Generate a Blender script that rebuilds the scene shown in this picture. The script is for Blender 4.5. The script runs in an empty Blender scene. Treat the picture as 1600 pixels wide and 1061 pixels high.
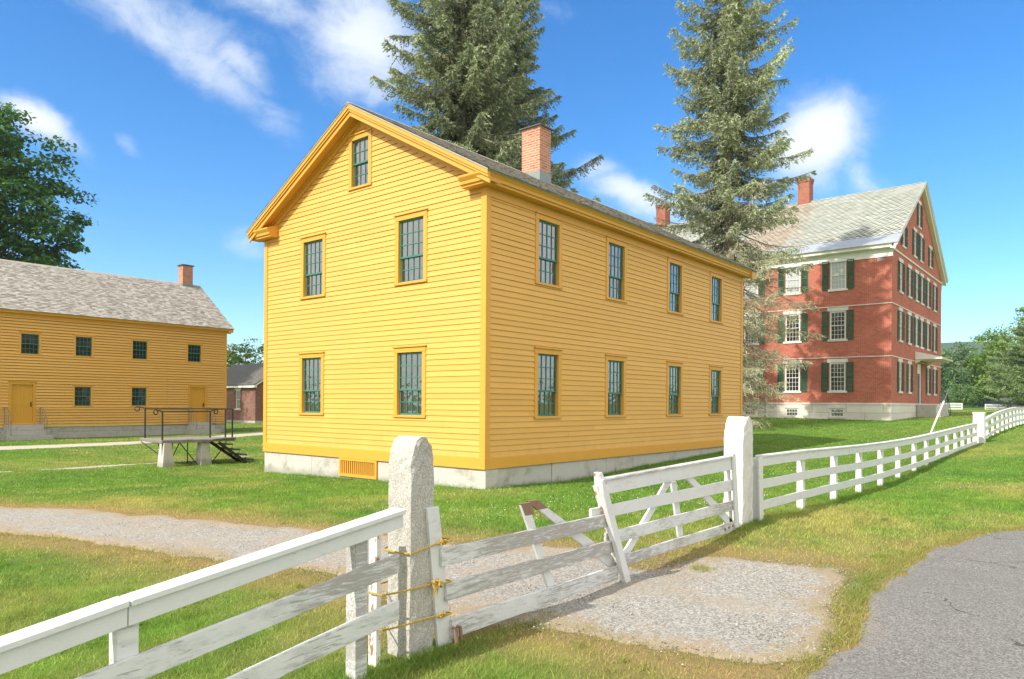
import bpy, math, random
import numpy as np
from mathutils import Vector, Matrix
random.seed(7); rng = np.random.default_rng(11)
scene = bpy.context.scene
COL = scene.collection
R = math.radians
DETAIL = 1.0

# ------------------------------------------------------------------ camera
TH = 0.6882
CAM = np.array([-11.2387, -9.9493, 1.75])
FW = np.array([math.cos(TH), math.sin(TH), 0]); RT = np.array([math.sin(TH), -math.cos(TH), 0])
cd = bpy.data.cameras.new('camera'); cam = bpy.data.objects.new('camera', cd); COL.objects.link(cam)
cd.sensor_width = 36; cd.lens = 1137.51/1600*36; cd.shift_x = .00045; cd.shift_y = 100.3/1600
cd.clip_end = 6000; cd.clip_start = .05
f_ = Vector(FW); r_ = Vector(RT); u_ = Vector((0, 0, 1))
rot = Matrix((r_, u_, -f_)).transposed()
cam.matrix_world = Matrix.Translation(Vector(CAM)) @ rot.to_4x4() @ Matrix.Rotation(0.0072, 4, 'Z')
scene.camera = cam

def cam_uvd(P):
    q = P - CAM
    return q @ RT, q[..., 2], q @ FW
def in_view(P, m=1.2):
    r, z, d = cam_uvd(P)
    ok = d > .6
    d = np.where(ok, d, 1)
    return ok & (np.abs(r/d) < .7033*m)

# ------------------------------------------------------------------ light
EL, AZ = R(40), R(9.5)
sun_to = Vector((-math.cos(AZ)*math.cos(EL), math.sin(AZ)*math.cos(EL), math.sin(EL)))   # towards the sun
sd = bpy.data.lights.new('sun', 'SUN'); sd.energy = 3.8; sd.angle = R(.6); sd.color = (1, .93, .82)
so = bpy.data.objects.new('sun', sd); COL.objects.link(so)
so.rotation_euler = sun_to.to_track_quat('Z', 'Y').to_euler(); so.location = (0, 0, 60)

# ------------------------------------------------------------------ node helper
class NT:
    def __init__(s, tree): s.t = tree; s.t.nodes.clear()
    def n(s, typ, **k):
        nd = s.t.nodes.new(typ)
        for a, v in k.items():
            if a.startswith('i_'):
                key = a[2:]
                key = int(key) if key.isdigit() else key.replace('_', ' ')
                sock = nd.inputs[key]
                if isinstance(v, bpy.types.NodeSocket): s.t.links.new(v, sock)
                else: sock.default_value = v
            else: setattr(nd, a, v)
        return nd
    def l(s, a, b): s.t.links.new(a, b)
    def math(s, op, a, b=0., c=None, clamp=False):
        nd = s.t.nodes.new('ShaderNodeMath'); nd.operation = op; nd.use_clamp = clamp
        for i, v in enumerate((a, b) if c is None else (a, b, c)):
            if isinstance(v, bpy.types.NodeSocket): s.t.links.new(v, nd.inputs[i])
            else: nd.inputs[i].default_value = v
        return nd.outputs[0]
    def vmath(s, op, a, b=(0, 0, 0)):
        nd = s.t.nodes.new('ShaderNodeVectorMath'); nd.operation = op
        for i, v in enumerate((a, b)):
            if isinstance(v, bpy.types.NodeSocket): s.t.links.new(v, nd.inputs[i])
            else: nd.inputs[i].default_value = v
        return nd.outputs[1] if op in ('DOT_PRODUCT', 'LENGTH') else nd.outputs[0]
    def mix(s, f, a, b):
        nd = s.t.nodes.new('ShaderNodeMix'); nd.data_type = 'RGBA'
        for sock, v in ((nd.inputs[0], f), (nd.inputs[6], a), (nd.inputs[7], b)):
            if isinstance(v, bpy.types.NodeSocket): s.t.links.new(v, sock)
            else: sock.default_value = v if not isinstance(v, tuple) or len(v) == 4 else (*v, 1)
        return nd.outputs[2]
    def ramp(s, f, lo, hi):
        nd = s.t.nodes.new('ShaderNodeMapRange'); nd.interpolation_type = 'SMOOTHSTEP'
        s.t.links.new(f, nd.inputs[0]); nd.inputs[1].default_value = lo; nd.inputs[2].default_value = hi
        return nd.outputs[0]
    def noise(s, vec, scale, detail=3, rough=.55, dist=0.):
        nd = s.t.nodes.new('ShaderNodeTexNoise'); nd.inputs['Scale'].default_value = scale
        nd.inputs['Detail'].default_value = detail; nd.inputs['Roughness'].default_value = rough
        nd.inputs['Distortion'].default_value = dist
        if vec is not None: s.t.links.new(vec, nd.inputs['Vector'])
        return nd.outputs['Fac']
    def scale(s, vec, sc): return s.vmath('MULTIPLY', vec, sc)

MATS = {}
def material(name, fn):
    m = bpy.data.materials.new(name); m.use_nodes = True
    g = NT(m.node_tree)
    out = g.n('ShaderNodeOutputMaterial')
    g.wpos = g.n('ShaderNodeNewGeometry').outputs['Position']
    g.island = g.n('ShaderNodeNewGeometry').outputs['Random Per Island']
    g.obj = g.n('ShaderNodeTexCoord').outputs['Object']
    sh = fn(g)
    g.l(sh, out.inputs['Surface'])
    MATS[name] = m
    return m
def pbsdf(g, base, rough=.6, bump=None, bstr=.3, bdist=.01, spec=.4, metal=0.):
    b = g.n('ShaderNodeBsdfPrincipled')
    if isinstance(base, bpy.types.NodeSocket): g.l(base, b.inputs['Base Color'])
    else: b.inputs['Base Color'].default_value = (*base, 1)
    if isinstance(rough, bpy.types.NodeSocket): g.l(rough, b.inputs['Roughness'])
    else: b.inputs['Roughness'].default_value = rough
    b.inputs['Specular IOR Level'].default_value = spec; b.inputs['Metallic'].default_value = metal
    if bump is not None:
        bn = g.n('ShaderNodeBump'); bn.inputs['Strength'].default_value = bstr; bn.inputs['Distance'].default_value = bdist
        g.l(bump, bn.inputs['Height']); g.l(bn.outputs[0], b.inputs['Normal'])
    return b.outputs[0]

def m_yellow(g):
    big = g.noise(g.wpos, .9, 3); fine = g.noise(g.scale(g.wpos, (1, 1, 6)), 9, 4)
    c = g.mix(g.island, (.665, .362, .078), (.725, .402, .094))
    c = g.mix(g.math('MULTIPLY', g.ramp(big, .45, .75), .25), c, (.62, .37, .11))
    c = g.mix(g.math('MULTIPLY', g.ramp(fine, .62, .8), .25), c, (.54, .31, .07))
    zz = g.n('ShaderNodeSeparateXYZ', i_0=g.wpos).outputs[2]; sl = g.noise(g.scale(g.wpos, (1.5, 1.5, .5)), 3., 5, .65)
    dirt = g.ramp(g.math('ADD', g.math('MULTIPLY', g.math('SUBTRACT', 1.15, zz), 1.0), g.math('MULTIPLY', g.math('SUBTRACT', sl, .5), 1.6)), .25, 1.1)
    c = g.mix(g.math('MULTIPLY', dirt, .38), c, (.40, .26, .09))
    fade = g.ramp(g.noise(g.scale(g.wpos, (.6, .6, 1.4)), 1.4, 4, .6), .52, .72); c = g.mix(g.math('MULTIPLY', fade, .22), c, (.76, .48, .14))
    return pbsdf(g, c, .55, fine, .12, .004, .35)
material('yellow', m_yellow)
material('yellow_trim', lambda g: pbsdf(g, g.mix(g.noise(g.wpos, 2.5, 4), (.64, .315, .042), (.70, .355, .052)), .5, g.noise(g.wpos, 14), .08, .004, .4))
def m_door(g):
    return pbsdf(g, g.mix(g.noise(g.wpos, 3, 4), (.56, .285, .028), (.62, .33, .038)), .5)
material('door_yellow', m_door)
def m_green(g): return pbsdf(g, g.mix(g.noise(g.wpos, 6, 4), (.035, .15, .12), (.06, .21, .17)), .45)
material('sash_green', m_green)
material('shutter_green', lambda g: pbsdf(g, g.mix(g.noise(g.wpos, 3, 3), (.012, .085, .048), (.018, .115, .066)), .5))
material('white_trim', lambda g: pbsdf(g, g.mix(g.noise(g.wpos, 2, 4), (.74, .73, .68), (.82, .81, .77)), .55))
def m_weather(cov, lo=(.36, .345, .325)):
    def f(g):
        oi = g.n('ShaderNodeObjectInfo').outputs['Random']
        sh = g.n('ShaderNodeCombineXYZ', i_0=g.math('MULTIPLY', oi, 37.), i_1=g.math('MULTIPLY', oi, 11.), i_2=g.math('MULTIPLY', oi, 5.))
        ob = g.vmath('ADD', g.obj, sh.outputs[0])
        n1 = g.noise(g.scale(ob, (4., 30, 40)), 1.6, 8, .72, .6); n2 = g.noise(g.scale(ob, (1, 2, 2)), .9, 4, .6); n3 = g.noise(g.scale(ob, (2, 3, 6)), 3.5, 5, .65)
        grain = g.noise(g.scale(ob, (4, 70, 110)), 1.6, 4, .6)
        a = g.math('ADD', n1, g.math('MULTIPLY', g.math('SUBTRACT', n2, .5), .7))
        mask = g.math('MULTIPLY', g.ramp(a, cov, cov+.09), .9)
        haze = g.math('MULTIPLY', g.ramp(g.math('ADD', n3, g.math('MULTIPLY', g.math('SUBTRACT', n2, .5), .7)), cov-.12, cov+.16), .55)
        wood = g.mix(grain, tuple(x*.6 for x in lo), tuple(min(1, x*1.35) for x in lo))
        white = g.mix(g.noise(ob, 7, 4), (.60, .62, .625), (.70, .715, .715))
        white = g.mix(haze, white, (.40, .41, .41))
        crack = g.ramp(grain, .66, .74)
        c = g.mix(mask, white, wood); c = g.mix(g.math('MULTIPLY', g.math('MULTIPLY', crack, haze), .9), c, (.16, .15, .14))
        return pbsdf(g, c, .7, g.math('ADD', g.math('MULTIPLY', mask, -.6), grain), .3, .004, .3)
    return f
material('board_white', m_weather(.655)); material('board_worn', m_weather(.50)); material('board_grey', m_weather(.47))
def m_rust(g):
    n = g.noise(g.scale(g.obj, (10, 10, 5)), 1.6, 5, .65)
    return pbsdf(g, g.mix(g.ramp(n, .53, .60), (.76, .74, .71), g.mix(g.noise(g.obj, 30), (.25, .10, .05), (.42, .24, .15))), .7)
material('stile_rusty', m_rust)
material('bare_wood', lambda g: pbsdf(g, g.mix(g.noise(g.scale(g.obj, (20, 20, 4)), 3, 5), (.16, .09, .06), (.34, .22, .15)), .8))
def m_granite(dark, light):
    def f(g):
        sp = g.noise(g.wpos, 85, 2, .7); big = g.noise(g.wpos, 3, 5, .6)
        v = g.n('ShaderNodeTexVoronoi', i_Scale=130.); g.l(g.wpos, v.inputs['Vector'])
        c = g.mix(g.ramp(sp, .35, .68), dark, light)
        c = g.mix(g.math('MULTIPLY', g.ramp(big, .48, .75), .45), c, tuple(x*.62 for x in dark))
        l2 = g.noise(g.wpos, 11, 5, .7)
        c = g.mix(g.math('MULTIPLY', g.ramp(l2, .68, .72), .75), c, (.10, .10, .10))
        return pbsdf(g, c, .85, g.math('ADD', sp, g.math('MULTIPLY', big, 2)), .5, .012, .2)
    return f
material('granite', m_granite((.34, .33, .30), (.57, .555, .52)))
def m_foundation(g):
    sp = g.noise(g.wpos, 70, 2, .7); big = g.noise(g.wpos, 2.2, 6, .65); xyz = g.n('ShaderNodeSeparateXYZ', i_0=g.wpos)
    c = g.mix(g.ramp(sp, .35, .68), (.43, .42, .39), (.64, .63, .59)); c = g.mix(g.math('MULTIPLY', g.island, .35), c, (.40, .385, .35))
    c = g.mix(g.math('MULTIPLY', g.ramp(big, .50, .70), .55), c, (.26, .25, .22))
    dl = g.ramp(g.math('ADD', g.math('MULTIPLY', xyz.outputs[2], -2.2), g.math('MULTIPLY', big, 1.1)), .35, .75); c = g.mix(g.math('MULTIPLY', dl, .5), c, (.20, .20, .14))
    return pbsdf(g, c, .85, g.math('ADD', sp, g.math('MULTIPLY', big, 2)), .6, .015, .2)
material('foundation_stone', m_foundation)
material('granite_white', m_granite((.58, .57, .53), (.76, .75, .71)))
def m_marble(g):
    n = g.noise(g.wpos, 1.2, 5, .6); b = g.n('ShaderNodeTexBrick')
    xx = g.n('ShaderNodeSeparateXYZ', i_0=g.wpos)
    cb = g.n('ShaderNodeCombineXYZ', i_0=g.math('ADD', xx.outputs[0], xx.outputs[1]), i_1=xx.outputs[2])
    g.l(cb.outputs[0], b.inputs['Vector']); b.inputs['Scale'].default_value = 1
    b.inputs['Brick Width'].default_value = 2.3; b.inputs['Row Height'].default_value = 1.3; b.inputs['Mortar Size'].default_value = .012
    b.inputs['Color1'].default_value = (.62, .58, .52, 1); b.inputs['Color2'].default_value = (.72, .69, .63, 1); b.inputs['Mortar'].default_value = (.3, .28, .25, 1)
    return pbsdf(g, g.mix(g.math('MULTIPLY', g.ramp(n, .5, .75), .5), b.outputs['Color'], (.45, .42, .36)), .7)
material('marble', m_marble)
def m_brick(c1, c2, mortar, bw=.21, rh=.072, ms=.011, dirt=.35):
    def f(g):
        xx = g.n('ShaderNodeSeparateXYZ', i_0=g.wpos)
        cb = g.n('ShaderNodeCombineXYZ', i_0=g.math('ADD', xx.outputs[0], xx.outputs[1]), i_1=xx.outputs[2])
        b = g.n('ShaderNodeTexBrick', i_Vector=cb.outputs[0])
        for k, v in (('Scale', 1.), ('Brick Width', bw), ('Row Height', rh), ('Mortar Size', ms), ('Mortar Smooth', .3), ('Bias', -.1)): b.inputs[k].default_value = v
        b.inputs['Color1'].default_value = (*c1, 1); b.inputs['Color2'].default_value = (*c2, 1); b.inputs['Mortar'].default_value = (*mortar, 1)
        n = g.noise(g.wpos, .7, 5, .65); n2 = g.noise(g.wpos, 9, 3)
        c = g.mix(g.math('MULTIPLY', g.ramp(n, .4, .75), dirt), b.outputs['Color'], tuple(x*.55 for x in c1))
        c = g.mix(g.math('MULTIPLY', g.ramp(n2, .55, .8), .3), c, tuple(min(1, x*1.5) for x in c2))
        return pbsdf(g, c, .85, b.outputs['Fac'], -.5, .006, .2)
    return f
material('brick_red', m_brick((.375, .08, .048), (.49, .135, .085), (.48, .275, .215), .24, .085, .011, .25))
material('brick_chimney', m_brick((.38, .13, .07), (.55, .24, .14), (.48, .40, .33), .22, .075, .012))
material('brick_stack', m_brick((.25, .06, .038), (.38, .115, .07), (.36, .24, .19), .24, .085, .012, .5))
material('brick_old', m_brick((.17, .06, .045), (.30, .13, .10), (.27, .21, .18), .22, .075, .012))
def m_shingle(g):
    n = g.noise(g.scale(g.wpos, (1.2, 1.2, 4)), 2.2, 6, .7); fine = g.noise(g.scale(g.wpos, (14, 5, 5)), 3, 4)
    c = g.mix(g.island, (.20, .185, .165), (.50, .47, .43))
    c = g.mix(g.math('MULTIPLY', g.ramp(n, .45, .7), .55), c, (.16, .145, .125))
    c = g.mix(g.math('MULTIPLY', fine, .45), c, (.42, .40, .36))
    return pbsdf(g, c, .85, fine, .4, .01, .2)
material('wood_shingle', m_shingle)
def m_slate(g):
    n = g.noise(g.wpos, .5, 4); c = g.mix(g.island, (.38, .41, .36), (.46, .485, .435))
    c = g.mix(g.math('MULTIPLY', g.ramp(n, .5, .72), .35), c, (.42, .40, .32))
    xy = g.n('ShaderNodeSeparateXYZ', i_0=g.wpos); ry = g.math('ABSOLUTE', g.math('SUBTRACT', xy.outputs[1], 10.6))
    st = g.ramp(g.math('SUBTRACT', g.noise(g.scale(g.wpos, (.5, 2.2, .5)), 1., 4), g.math('MULTIPLY', ry, .16)), .05, .42)
    c = g.mix(g.math('MULTIPLY', st, .42), c, (.46, .26, .15))
    return pbsdf(g, c, .6, None, spec=.4)
material('slate', m_slate)
material('dark_roof', lambda g: pbsdf(g, g.mix(g.noise(g.wpos, 2.5, 6, .7), (.045, .05, .045), (.16, .15, .13)), .85))
material('lead', lambda g: pbsdf(g, g.mix(g.noise(g.wpos, 5, 4), (.15, .19, .20), (.27, .31, .31)), .5, spec=.5, metal=.3))
material('metal_roof', lambda g: pbsdf(g, g.mix(g.noise(g.wpos, 1.5, 4), (.42, .46, .50), (.56, .60, .62)), .4, spec=.5, metal=.4))
material('iron', lambda g: pbsdf(g, g.mix(g.noise(g.wpos, 18, 4), (.012, .012, .013), (.035, .03, .028)), .5, spec=.5))
material('grey_steel', lambda g: pbsdf(g, g.mix(g.noise(g.wpos, 12, 3), (.20, .18, .18), (.32, .30, .30)), .5, spec=.5, metal=.4))
material('rope_yellow', lambda g: pbsdf(g, g.mix(g.noise(g.wpos, 160, 2), (.36, .23, .03), (.56, .39, .07)), .7))
def m_glass(g):
    bump = g.noise(g.wpos, 5.5, 2, .5)
    bn = g.n('ShaderNodeBump'); bn.inputs['Strength'].default_value = .30; bn.inputs['Distance'].default_value = .02; g.l(bump, bn.inputs['Height'])
    gl = g.n('ShaderNodeBsdfGlossy'); gl.inputs['Roughness'].default_value = .015; gl.inputs['Color'].default_value = (.86, .87, .86, 1); g.l(bn.outputs[0], gl.inputs['Normal'])
    df = pbsdf(g, g.mix(g.noise(g.wpos, 2.2, 3), (.006, .007, .009), (.03, .03, .032)), .3)
    mx = g.n('ShaderNodeMixShader'); fr = g.n('ShaderNodeFresnel', i_IOR=1.9); g.l(bn.outputs[0], fr.inputs['Normal'])
    g.l(g.math('MULTIPLY_ADD', fr.outputs[0], 1.25, .12, clamp=True), mx.inputs[0]); g.l(df, mx.inputs[1]); g.l(gl.outputs[0], mx.inputs[2])
    return mx.outputs[0]
material('glass', m_glass)
material('glass_dark', lambda g: pbsdf(g, g.mix(g.noise(g.wpos, 2.2, 3), (.008, .011, .012), (.03, .035, .036)), .04, g.noise(g.wpos, 6, 2), .08, .01, .55))
def m_curtain(g):
    return pbsdf(g, g.mix(g.noise(g.scale(g.wpos, (8, 8, 1)), 2, 3), (.34, .37, .39), (.52, .54, .55)), .2, spec=.7)
material('shade_glass', m_curtain)
def m_leaf(tr=.3):
    def f(g):
        at = g.n('ShaderNodeAttribute', attribute_name='Col')
        n = g.noise(g.wpos, 3, 2)
        c = g.mix(g.math('MULTIPLY', n, .35), at.outputs['Color'], g.vmath('MULTIPLY', at.outputs['Color'], (1.5, 1.4, .9)))
        d = pbsdf(g, c, .55, spec=.3)
        t = g.n('ShaderNodeBsdfTranslucent'); g.l(g.vmath('MULTIPLY', c, (1.2, 1.25, .7)), t.inputs['Color'])
        mx = g.n('ShaderNodeMixShader'); mx.inputs[0].default_value = tr
        g.l(d, mx.inputs[1]); g.l(t.outputs[0], mx.inputs[2]); return mx.outputs[0]
    return f
material('leaf', m_leaf(.3)); material('needle', m_leaf(.12)); material('blade', m_leaf(.35))
material('bark', lambda g: pbsdf(g, g.mix(g.noise(g.scale(g.wpos, (8, 8, 2)), 2, 5), (.10, .08, .06), (.30, .25, .20)), .9, g.noise(g.scale(g.wpos, (8, 8, 2)), 3, 5), .6, .03))
material('bark_pale', lambda g: pbsdf(g, g.mix(g.noise(g.scale(g.wpos, (8, 8, 2)), 2, 5), (.20, .17, .13), (.44, .38, .31)), .9))
def m_ground(g):
    at = g.n('ShaderNodeAttribute', attribute_name='Col')
    n = g.noise(g.wpos, 22, 5, .7); n2 = g.noise(g.wpos, 2.3, 5, .65); n3 = g.noise(g.wpos, 90, 3, .7)
    c = g.mix(g.math('MULTIPLY', n, .7), at.outputs['Color'], g.vmath('MULTIPLY', at.outputs['Color'], (.45, .5, .5)))
    c = g.mix(g.math('MULTIPLY', g.ramp(n2, .5, .75), .3), c, g.vmath('MULTIPLY', at.outputs['Color'], (1.35, 1.15, .9)))
    c = g.mix(g.math('MULTIPLY', g.ramp(n3, .58, .72), .35), c, g.vmath('MULTIPLY', at.outputs['Color'], (1.45, 1.4, 1.35)))
    return pbsdf(g, c, .95, g.math('ADD', n, n3), .7, .03, .1)
material('lawn', m_ground)
def m_gravel(g):
    v = g.n('ShaderNodeTexVoronoi', i_Scale=62.); g.l(g.wpos, v.inputs['Vector'])
    n = g.noise(g.wpos, 1.3, 5, .6); n2 = g.noise(g.wpos, 30, 4, .7)
    xyz = g.n('ShaderNodeSeparateColor', i_0=v.outputs['Color'])
    c = g.mix(xyz.outputs[0], (.15, .145, .13), (.43, .425, .40))
    c = g.mix(g.math('MULTIPLY', g.ramp(n, .42, .68), .6), c, (.33, .275, .20))
    c = g.mix(g.math('MULTIPLY', n2, .4), c, (.26, .245, .22))
    ed = g.n('ShaderNodeAttribute', attribute_name='Col').outputs['Fac']; fn = g.noise(g.wpos, 9, 6, .75)
    em = g.ramp(g.math('ADD', ed, g.math('MULTIPLY', g.math('SUBTRACT', fn, .5), 1.6)), .35, .75)
    c = g.mix(g.math('MULTIPLY', em, .85), c, g.mix(fn, (.37, .30, .20), (.23, .18, .11)))
    return pbsdf(g, c, .95, v.outputs['Distance'], -.8, .015, .15)
material('gravel', m_gravel)
def m_path(g):
    n = g.noise(g.wpos, 1.3, 5, .6); n2 = g.noise(g.wpos, 40, 4, .7)
    return pbsdf(g, g.mix(n2, g.mix(n, (.34, .30, .23), (.46, .42, .34)), (.52, .49, .42)), .95, n2, .5, .01, .15)
material('path_dirt', m_path)
def m_asphalt(g):
    v = g.n('ShaderNodeTexVoronoi', i_Scale=105.); g.l(g.wpos, v.inputs['Vector'])
    xyz = g.n('ShaderNodeSeparateColor', i_0=v.outputs['Color'])
    n = g.noise(g.wpos, 1.1, 5, .6); n2 = g.noise(g.wpos, 8, 5, .7)
    c = g.mix(g.ramp(xyz.outputs[1], .1, 1.), (.112, .110, .103), (.27, .266, .25))
    c = g.mix(g.math('MULTIPLY', g.ramp(n, .45, .7), .4), c, (.155, .152, .145))
    c = g.mix(g.math('MULTIPLY', g.ramp(n2, .60, .75), .4), c, (.25, .245, .23))
    cv = g.n('ShaderNodeTexVoronoi', feature='DISTANCE_TO_EDGE', i_Scale=.62); wn = g.n('ShaderNodeTexNoise', i_Scale=3., i_Detail=5.); g.l(g.wpos, wn.inputs['Vector'])
    g.l(g.vmath('ADD', g.wpos, g.scale(wn.outputs['Color'], (.5, .5, .5))), cv.inputs['Vector'])
    ck = g.math('MULTIPLY', g.math('LESS_THAN', cv.outputs['Distance'], .006), g.ramp(g.noise(g.wpos, .6, 2), .50, .58))
    c = g.mix(g.math('MULTIPLY', ck, .8), c, (.05, .05, .048))
    sp = g.ramp(g.noise(g.wpos, 4.5, 3, .6), .70, .75); c = g.mix(g.math('MULTIPLY', sp, .45), c, (.10, .098, .095))
    ed = g.n('ShaderNodeAttribute', attribute_name='Col').outputs['Fac']; c = g.mix(g.math('MULTIPLY', g.ramp(g.math('ADD', ed, g.math('MULTIPLY', g.math('SUBTRACT', g.noise(g.wpos, 14, 5, .7), .5), 1.4)), .70, 1.05), .5), c, (.27, .235, .18))
    return pbsdf(g, c, .85, v.outputs['Distance'], -.6, .008, .25)
material('asphalt', m_asphalt)
def m_stone(g): return pbsdf(g, g.mix(g.island, (.13, .122, .11), (.50, .48, .44)), .9)
material('pebble', m_stone)
def m_hill(g):
    n = g.noise(g.wpos, .03, 6, .7)
    return pbsdf(g, g.mix(n, (.018, .05, .02), (.05, .105, .035)), .95, spec=.05)
material('hill', m_hill)
material('flower', lambda g: pbsdf(g, (.75, .75, .68), .8))
material('car_paint', lambda g: pbsdf(g, (.015, .02, .045), .25, spec=.6))
material('tyre', lambda g: pbsdf(g, (.02, .02, .02), .8))
material('white_plastic', lambda g: pbsdf(g, (.80, .80, .78), .4))
material('slab_stone', m_granite((.20, .175, .16), (.34, .31, .29)))

# ------------------------------------------------------------------ mesh helpers
def origin(o):
    v = Vector((0, 0, 0))
    while o is not None: v = v + o.location; o = o.parent
    return v
def tag(o, label=None, cat=None, group=None, kind=None):
    if label: o['label'] = label
    if cat: o['category'] = cat
    if group: o['group'] = group
    if kind: o['kind'] = kind
    return o
def empty(name, loc, label, cat, group=None):
    o = bpy.data.objects.new(name, None); COL.objects.link(o); o.location = loc; o.empty_display_size = .3
    return tag(o, label, cat, group)
def link_mesh(name, me, mat, parent=None, loc=None):
    o = bpy.data.objects.new(name, me); COL.objects.link(o)
    if mat: me.materials.append(MATS[mat])
    if parent is not None: o.parent = parent
    if loc is not None: o.location = loc
    return o
class MB:
    def __init__(s): s.v = []; s.f = []
    def poly(s, pts):
        b = len(s.v); s.v += [tuple(p) for p in pts]; s.f.append(tuple(range(b, b+len(pts))))
    def faces(s, pts, fs):
        b = len(s.v); s.v += [tuple(p) for p in pts]; s.f += [tuple(b+i for i in f) for f in fs]
    def hexa(s, p):       # 8 points: bottom ring 0-3 (ccw from above), top ring 4-7
        s.faces(p, [(3, 2, 1, 0), (4, 5, 6, 7), (0, 1, 5, 4), (1, 2, 6, 5), (2, 3, 7, 6), (3, 0, 4, 7)])
    def box(s, x0, x1, y0, y1, z0, z1):
        s.hexa([(x0, y0, z0), (x1, y0, z0), (x1, y1, z0), (x0, y1, z0), (x0, y0, z1), (x1, y0, z1), (x1, y1, z1), (x0, y1, z1)])
    def bar(s, a, b, w, h, up=(0, 0, 1)):      # box along a-b: w sideways, h along up
        a, b = Vector(a), Vector(b); d = (b-a).normalized(); sd_ = d.cross(Vector(up)).normalized(); uu = sd_.cross(d)
        p = []
        for q in (uu*(-h/2), uu*(h/2)):
            for c, e in ((a, -1), (b, -1), (b, 1), (a, 1)): p.append(c + sd_*(w/2*-e) + q)
        s.hexa(p)
    def tube(s, pts, r, n=8, cap=True):
        pts = [Vector(p) for p in pts]; rs = r if isinstance(r, (list, tuple)) else [r]*len(pts)
        b = len(s.v); ref = Vector((.13, .21, .97))
        for i, p in enumerate(pts):
            d = (pts[min(i+1, len(pts)-1)]-pts[max(i-1, 0)]).normalized()
            a = d.cross(ref if abs(d.dot(ref)) < .95 else Vector((1, 0, 0))).normalized(); c = d.cross(a)
            for k in range(n):
                t = 2*math.pi*k/n; s.v.append(tuple(p + (a*math.cos(t)+c*math.sin(t))*rs[i]))
        for i in range(len(pts)-1):
            for k in range(n):
                s.f.append((b+i*n+k, b+i*n+(k+1) % n, b+(i+1)*n+(k+1) % n, b+(i+1)*n+k))
        if cap:
            s.f.append(tuple(b+k for k in range(n))[::-1]); s.f.append(tuple(b+(len(pts)-1)*n+k for k in range(n)))
    def prism(s, prof, axis, a0, a1):          # prof: list of 2-tuples in the plane across axis ('x': (y,z), 'y': (x,z))
        n = len(prof)
        mk = (lambda p, a: (a, p[0], p[1])) if axis == 'x' else (lambda p, a: (p[0], a, p[1]))
        s.faces([mk(p, a0) for p in prof]+[mk(p, a1) for p in prof],
                [tuple(range(n))[::-1], tuple(range(n, 2*n))]+[(i, (i+1) % n, n+(i+1) % n, n+i) for i in range(n)])
    def mesh(s, name, off=Vector((0, 0, 0)), recalc=True):
        me = bpy.data.meshes.new(name)
        me.from_pydata([(x-off.x, y-off.y, z-off.z) for x, y, z in s.v], [], s.f)
        if not recalc: return me
        import bmesh
        bm = bmesh.new(); bm.from_mesh(me); bmesh.ops.recalc_face_normals(bm, faces=bm.faces); bm.to_mesh(me); bm.free()
        return me
    def build(s, name, mat, parent=None, bevel=0., smooth=False, loc=None):
        # coordinates are world ones; the mesh is stored relative to its parent's place (or to loc)
        off = origin(parent) + (Vector(loc) if loc is not None else Vector((0, 0, 0)))
        me = s.mesh(name, off)
        if smooth:
            for p in me.polygons: p.use_smooth = True
        o = link_mesh(name, me, mat, parent, loc)
        if bevel:
            m = o.modifiers.new('bevel', 'BEVEL'); m.width = bevel; m.segments = 2; m.limit_method = 'ANGLE'
        return o
    def solo(s, name, mat, bevel=0., smooth=False):      # top-level thing of one mesh, origin at its base centre
        a = np.array(s.v); c = Vector(((a[:, 0].min()+a[:, 0].max())/2, (a[:, 1].min()+a[:, 1].max())/2, a[:, 2].min()))
        return s.build(name, mat, None, bevel, smooth, c)
def np_mesh(name, V, F, mat, parent=None, col=None, smooth=False, loc=None):
    off = np.array(origin(parent))
    if loc is not None: off = off + np.array(loc)
    me = bpy.data.meshes.new(name); k = F.shape[1]
    me.vertices.add(len(V)); me.vertices.foreach_set('co', (V-off).astype(np.float32).ravel())
    me.loops.add(F.size); me.loops.foreach_set('vertex_index', F.astype(np.int32).ravel())
    me.polygons.add(len(F)); me.polygons.foreach_set('loop_start', np.arange(0, F.size, k, dtype=np.int32))
    me.polygons.foreach_set('loop_total', np.full(len(F), k, dtype=np.int32))
    if smooth: me.polygons.foreach_set('use_smooth', np.ones(len(F), dtype=bool))
    me.update(calc_edges=True)
    if col is not None:
        a = me.color_attributes.new('Col', 'FLOAT_COLOR', 'POINT')
        a.data.foreach_set('color', np.concatenate([col, np.ones((len(col), 1))], 1).astype(np.float32).ravel())
    return link_mesh(name, me, mat, parent, loc)
def copy_tree(o, parent=None):
    c = o.copy(); COL.objects.link(c); c.parent = parent
    for ch in o.children: copy_tree(ch, c)
    return c

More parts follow.
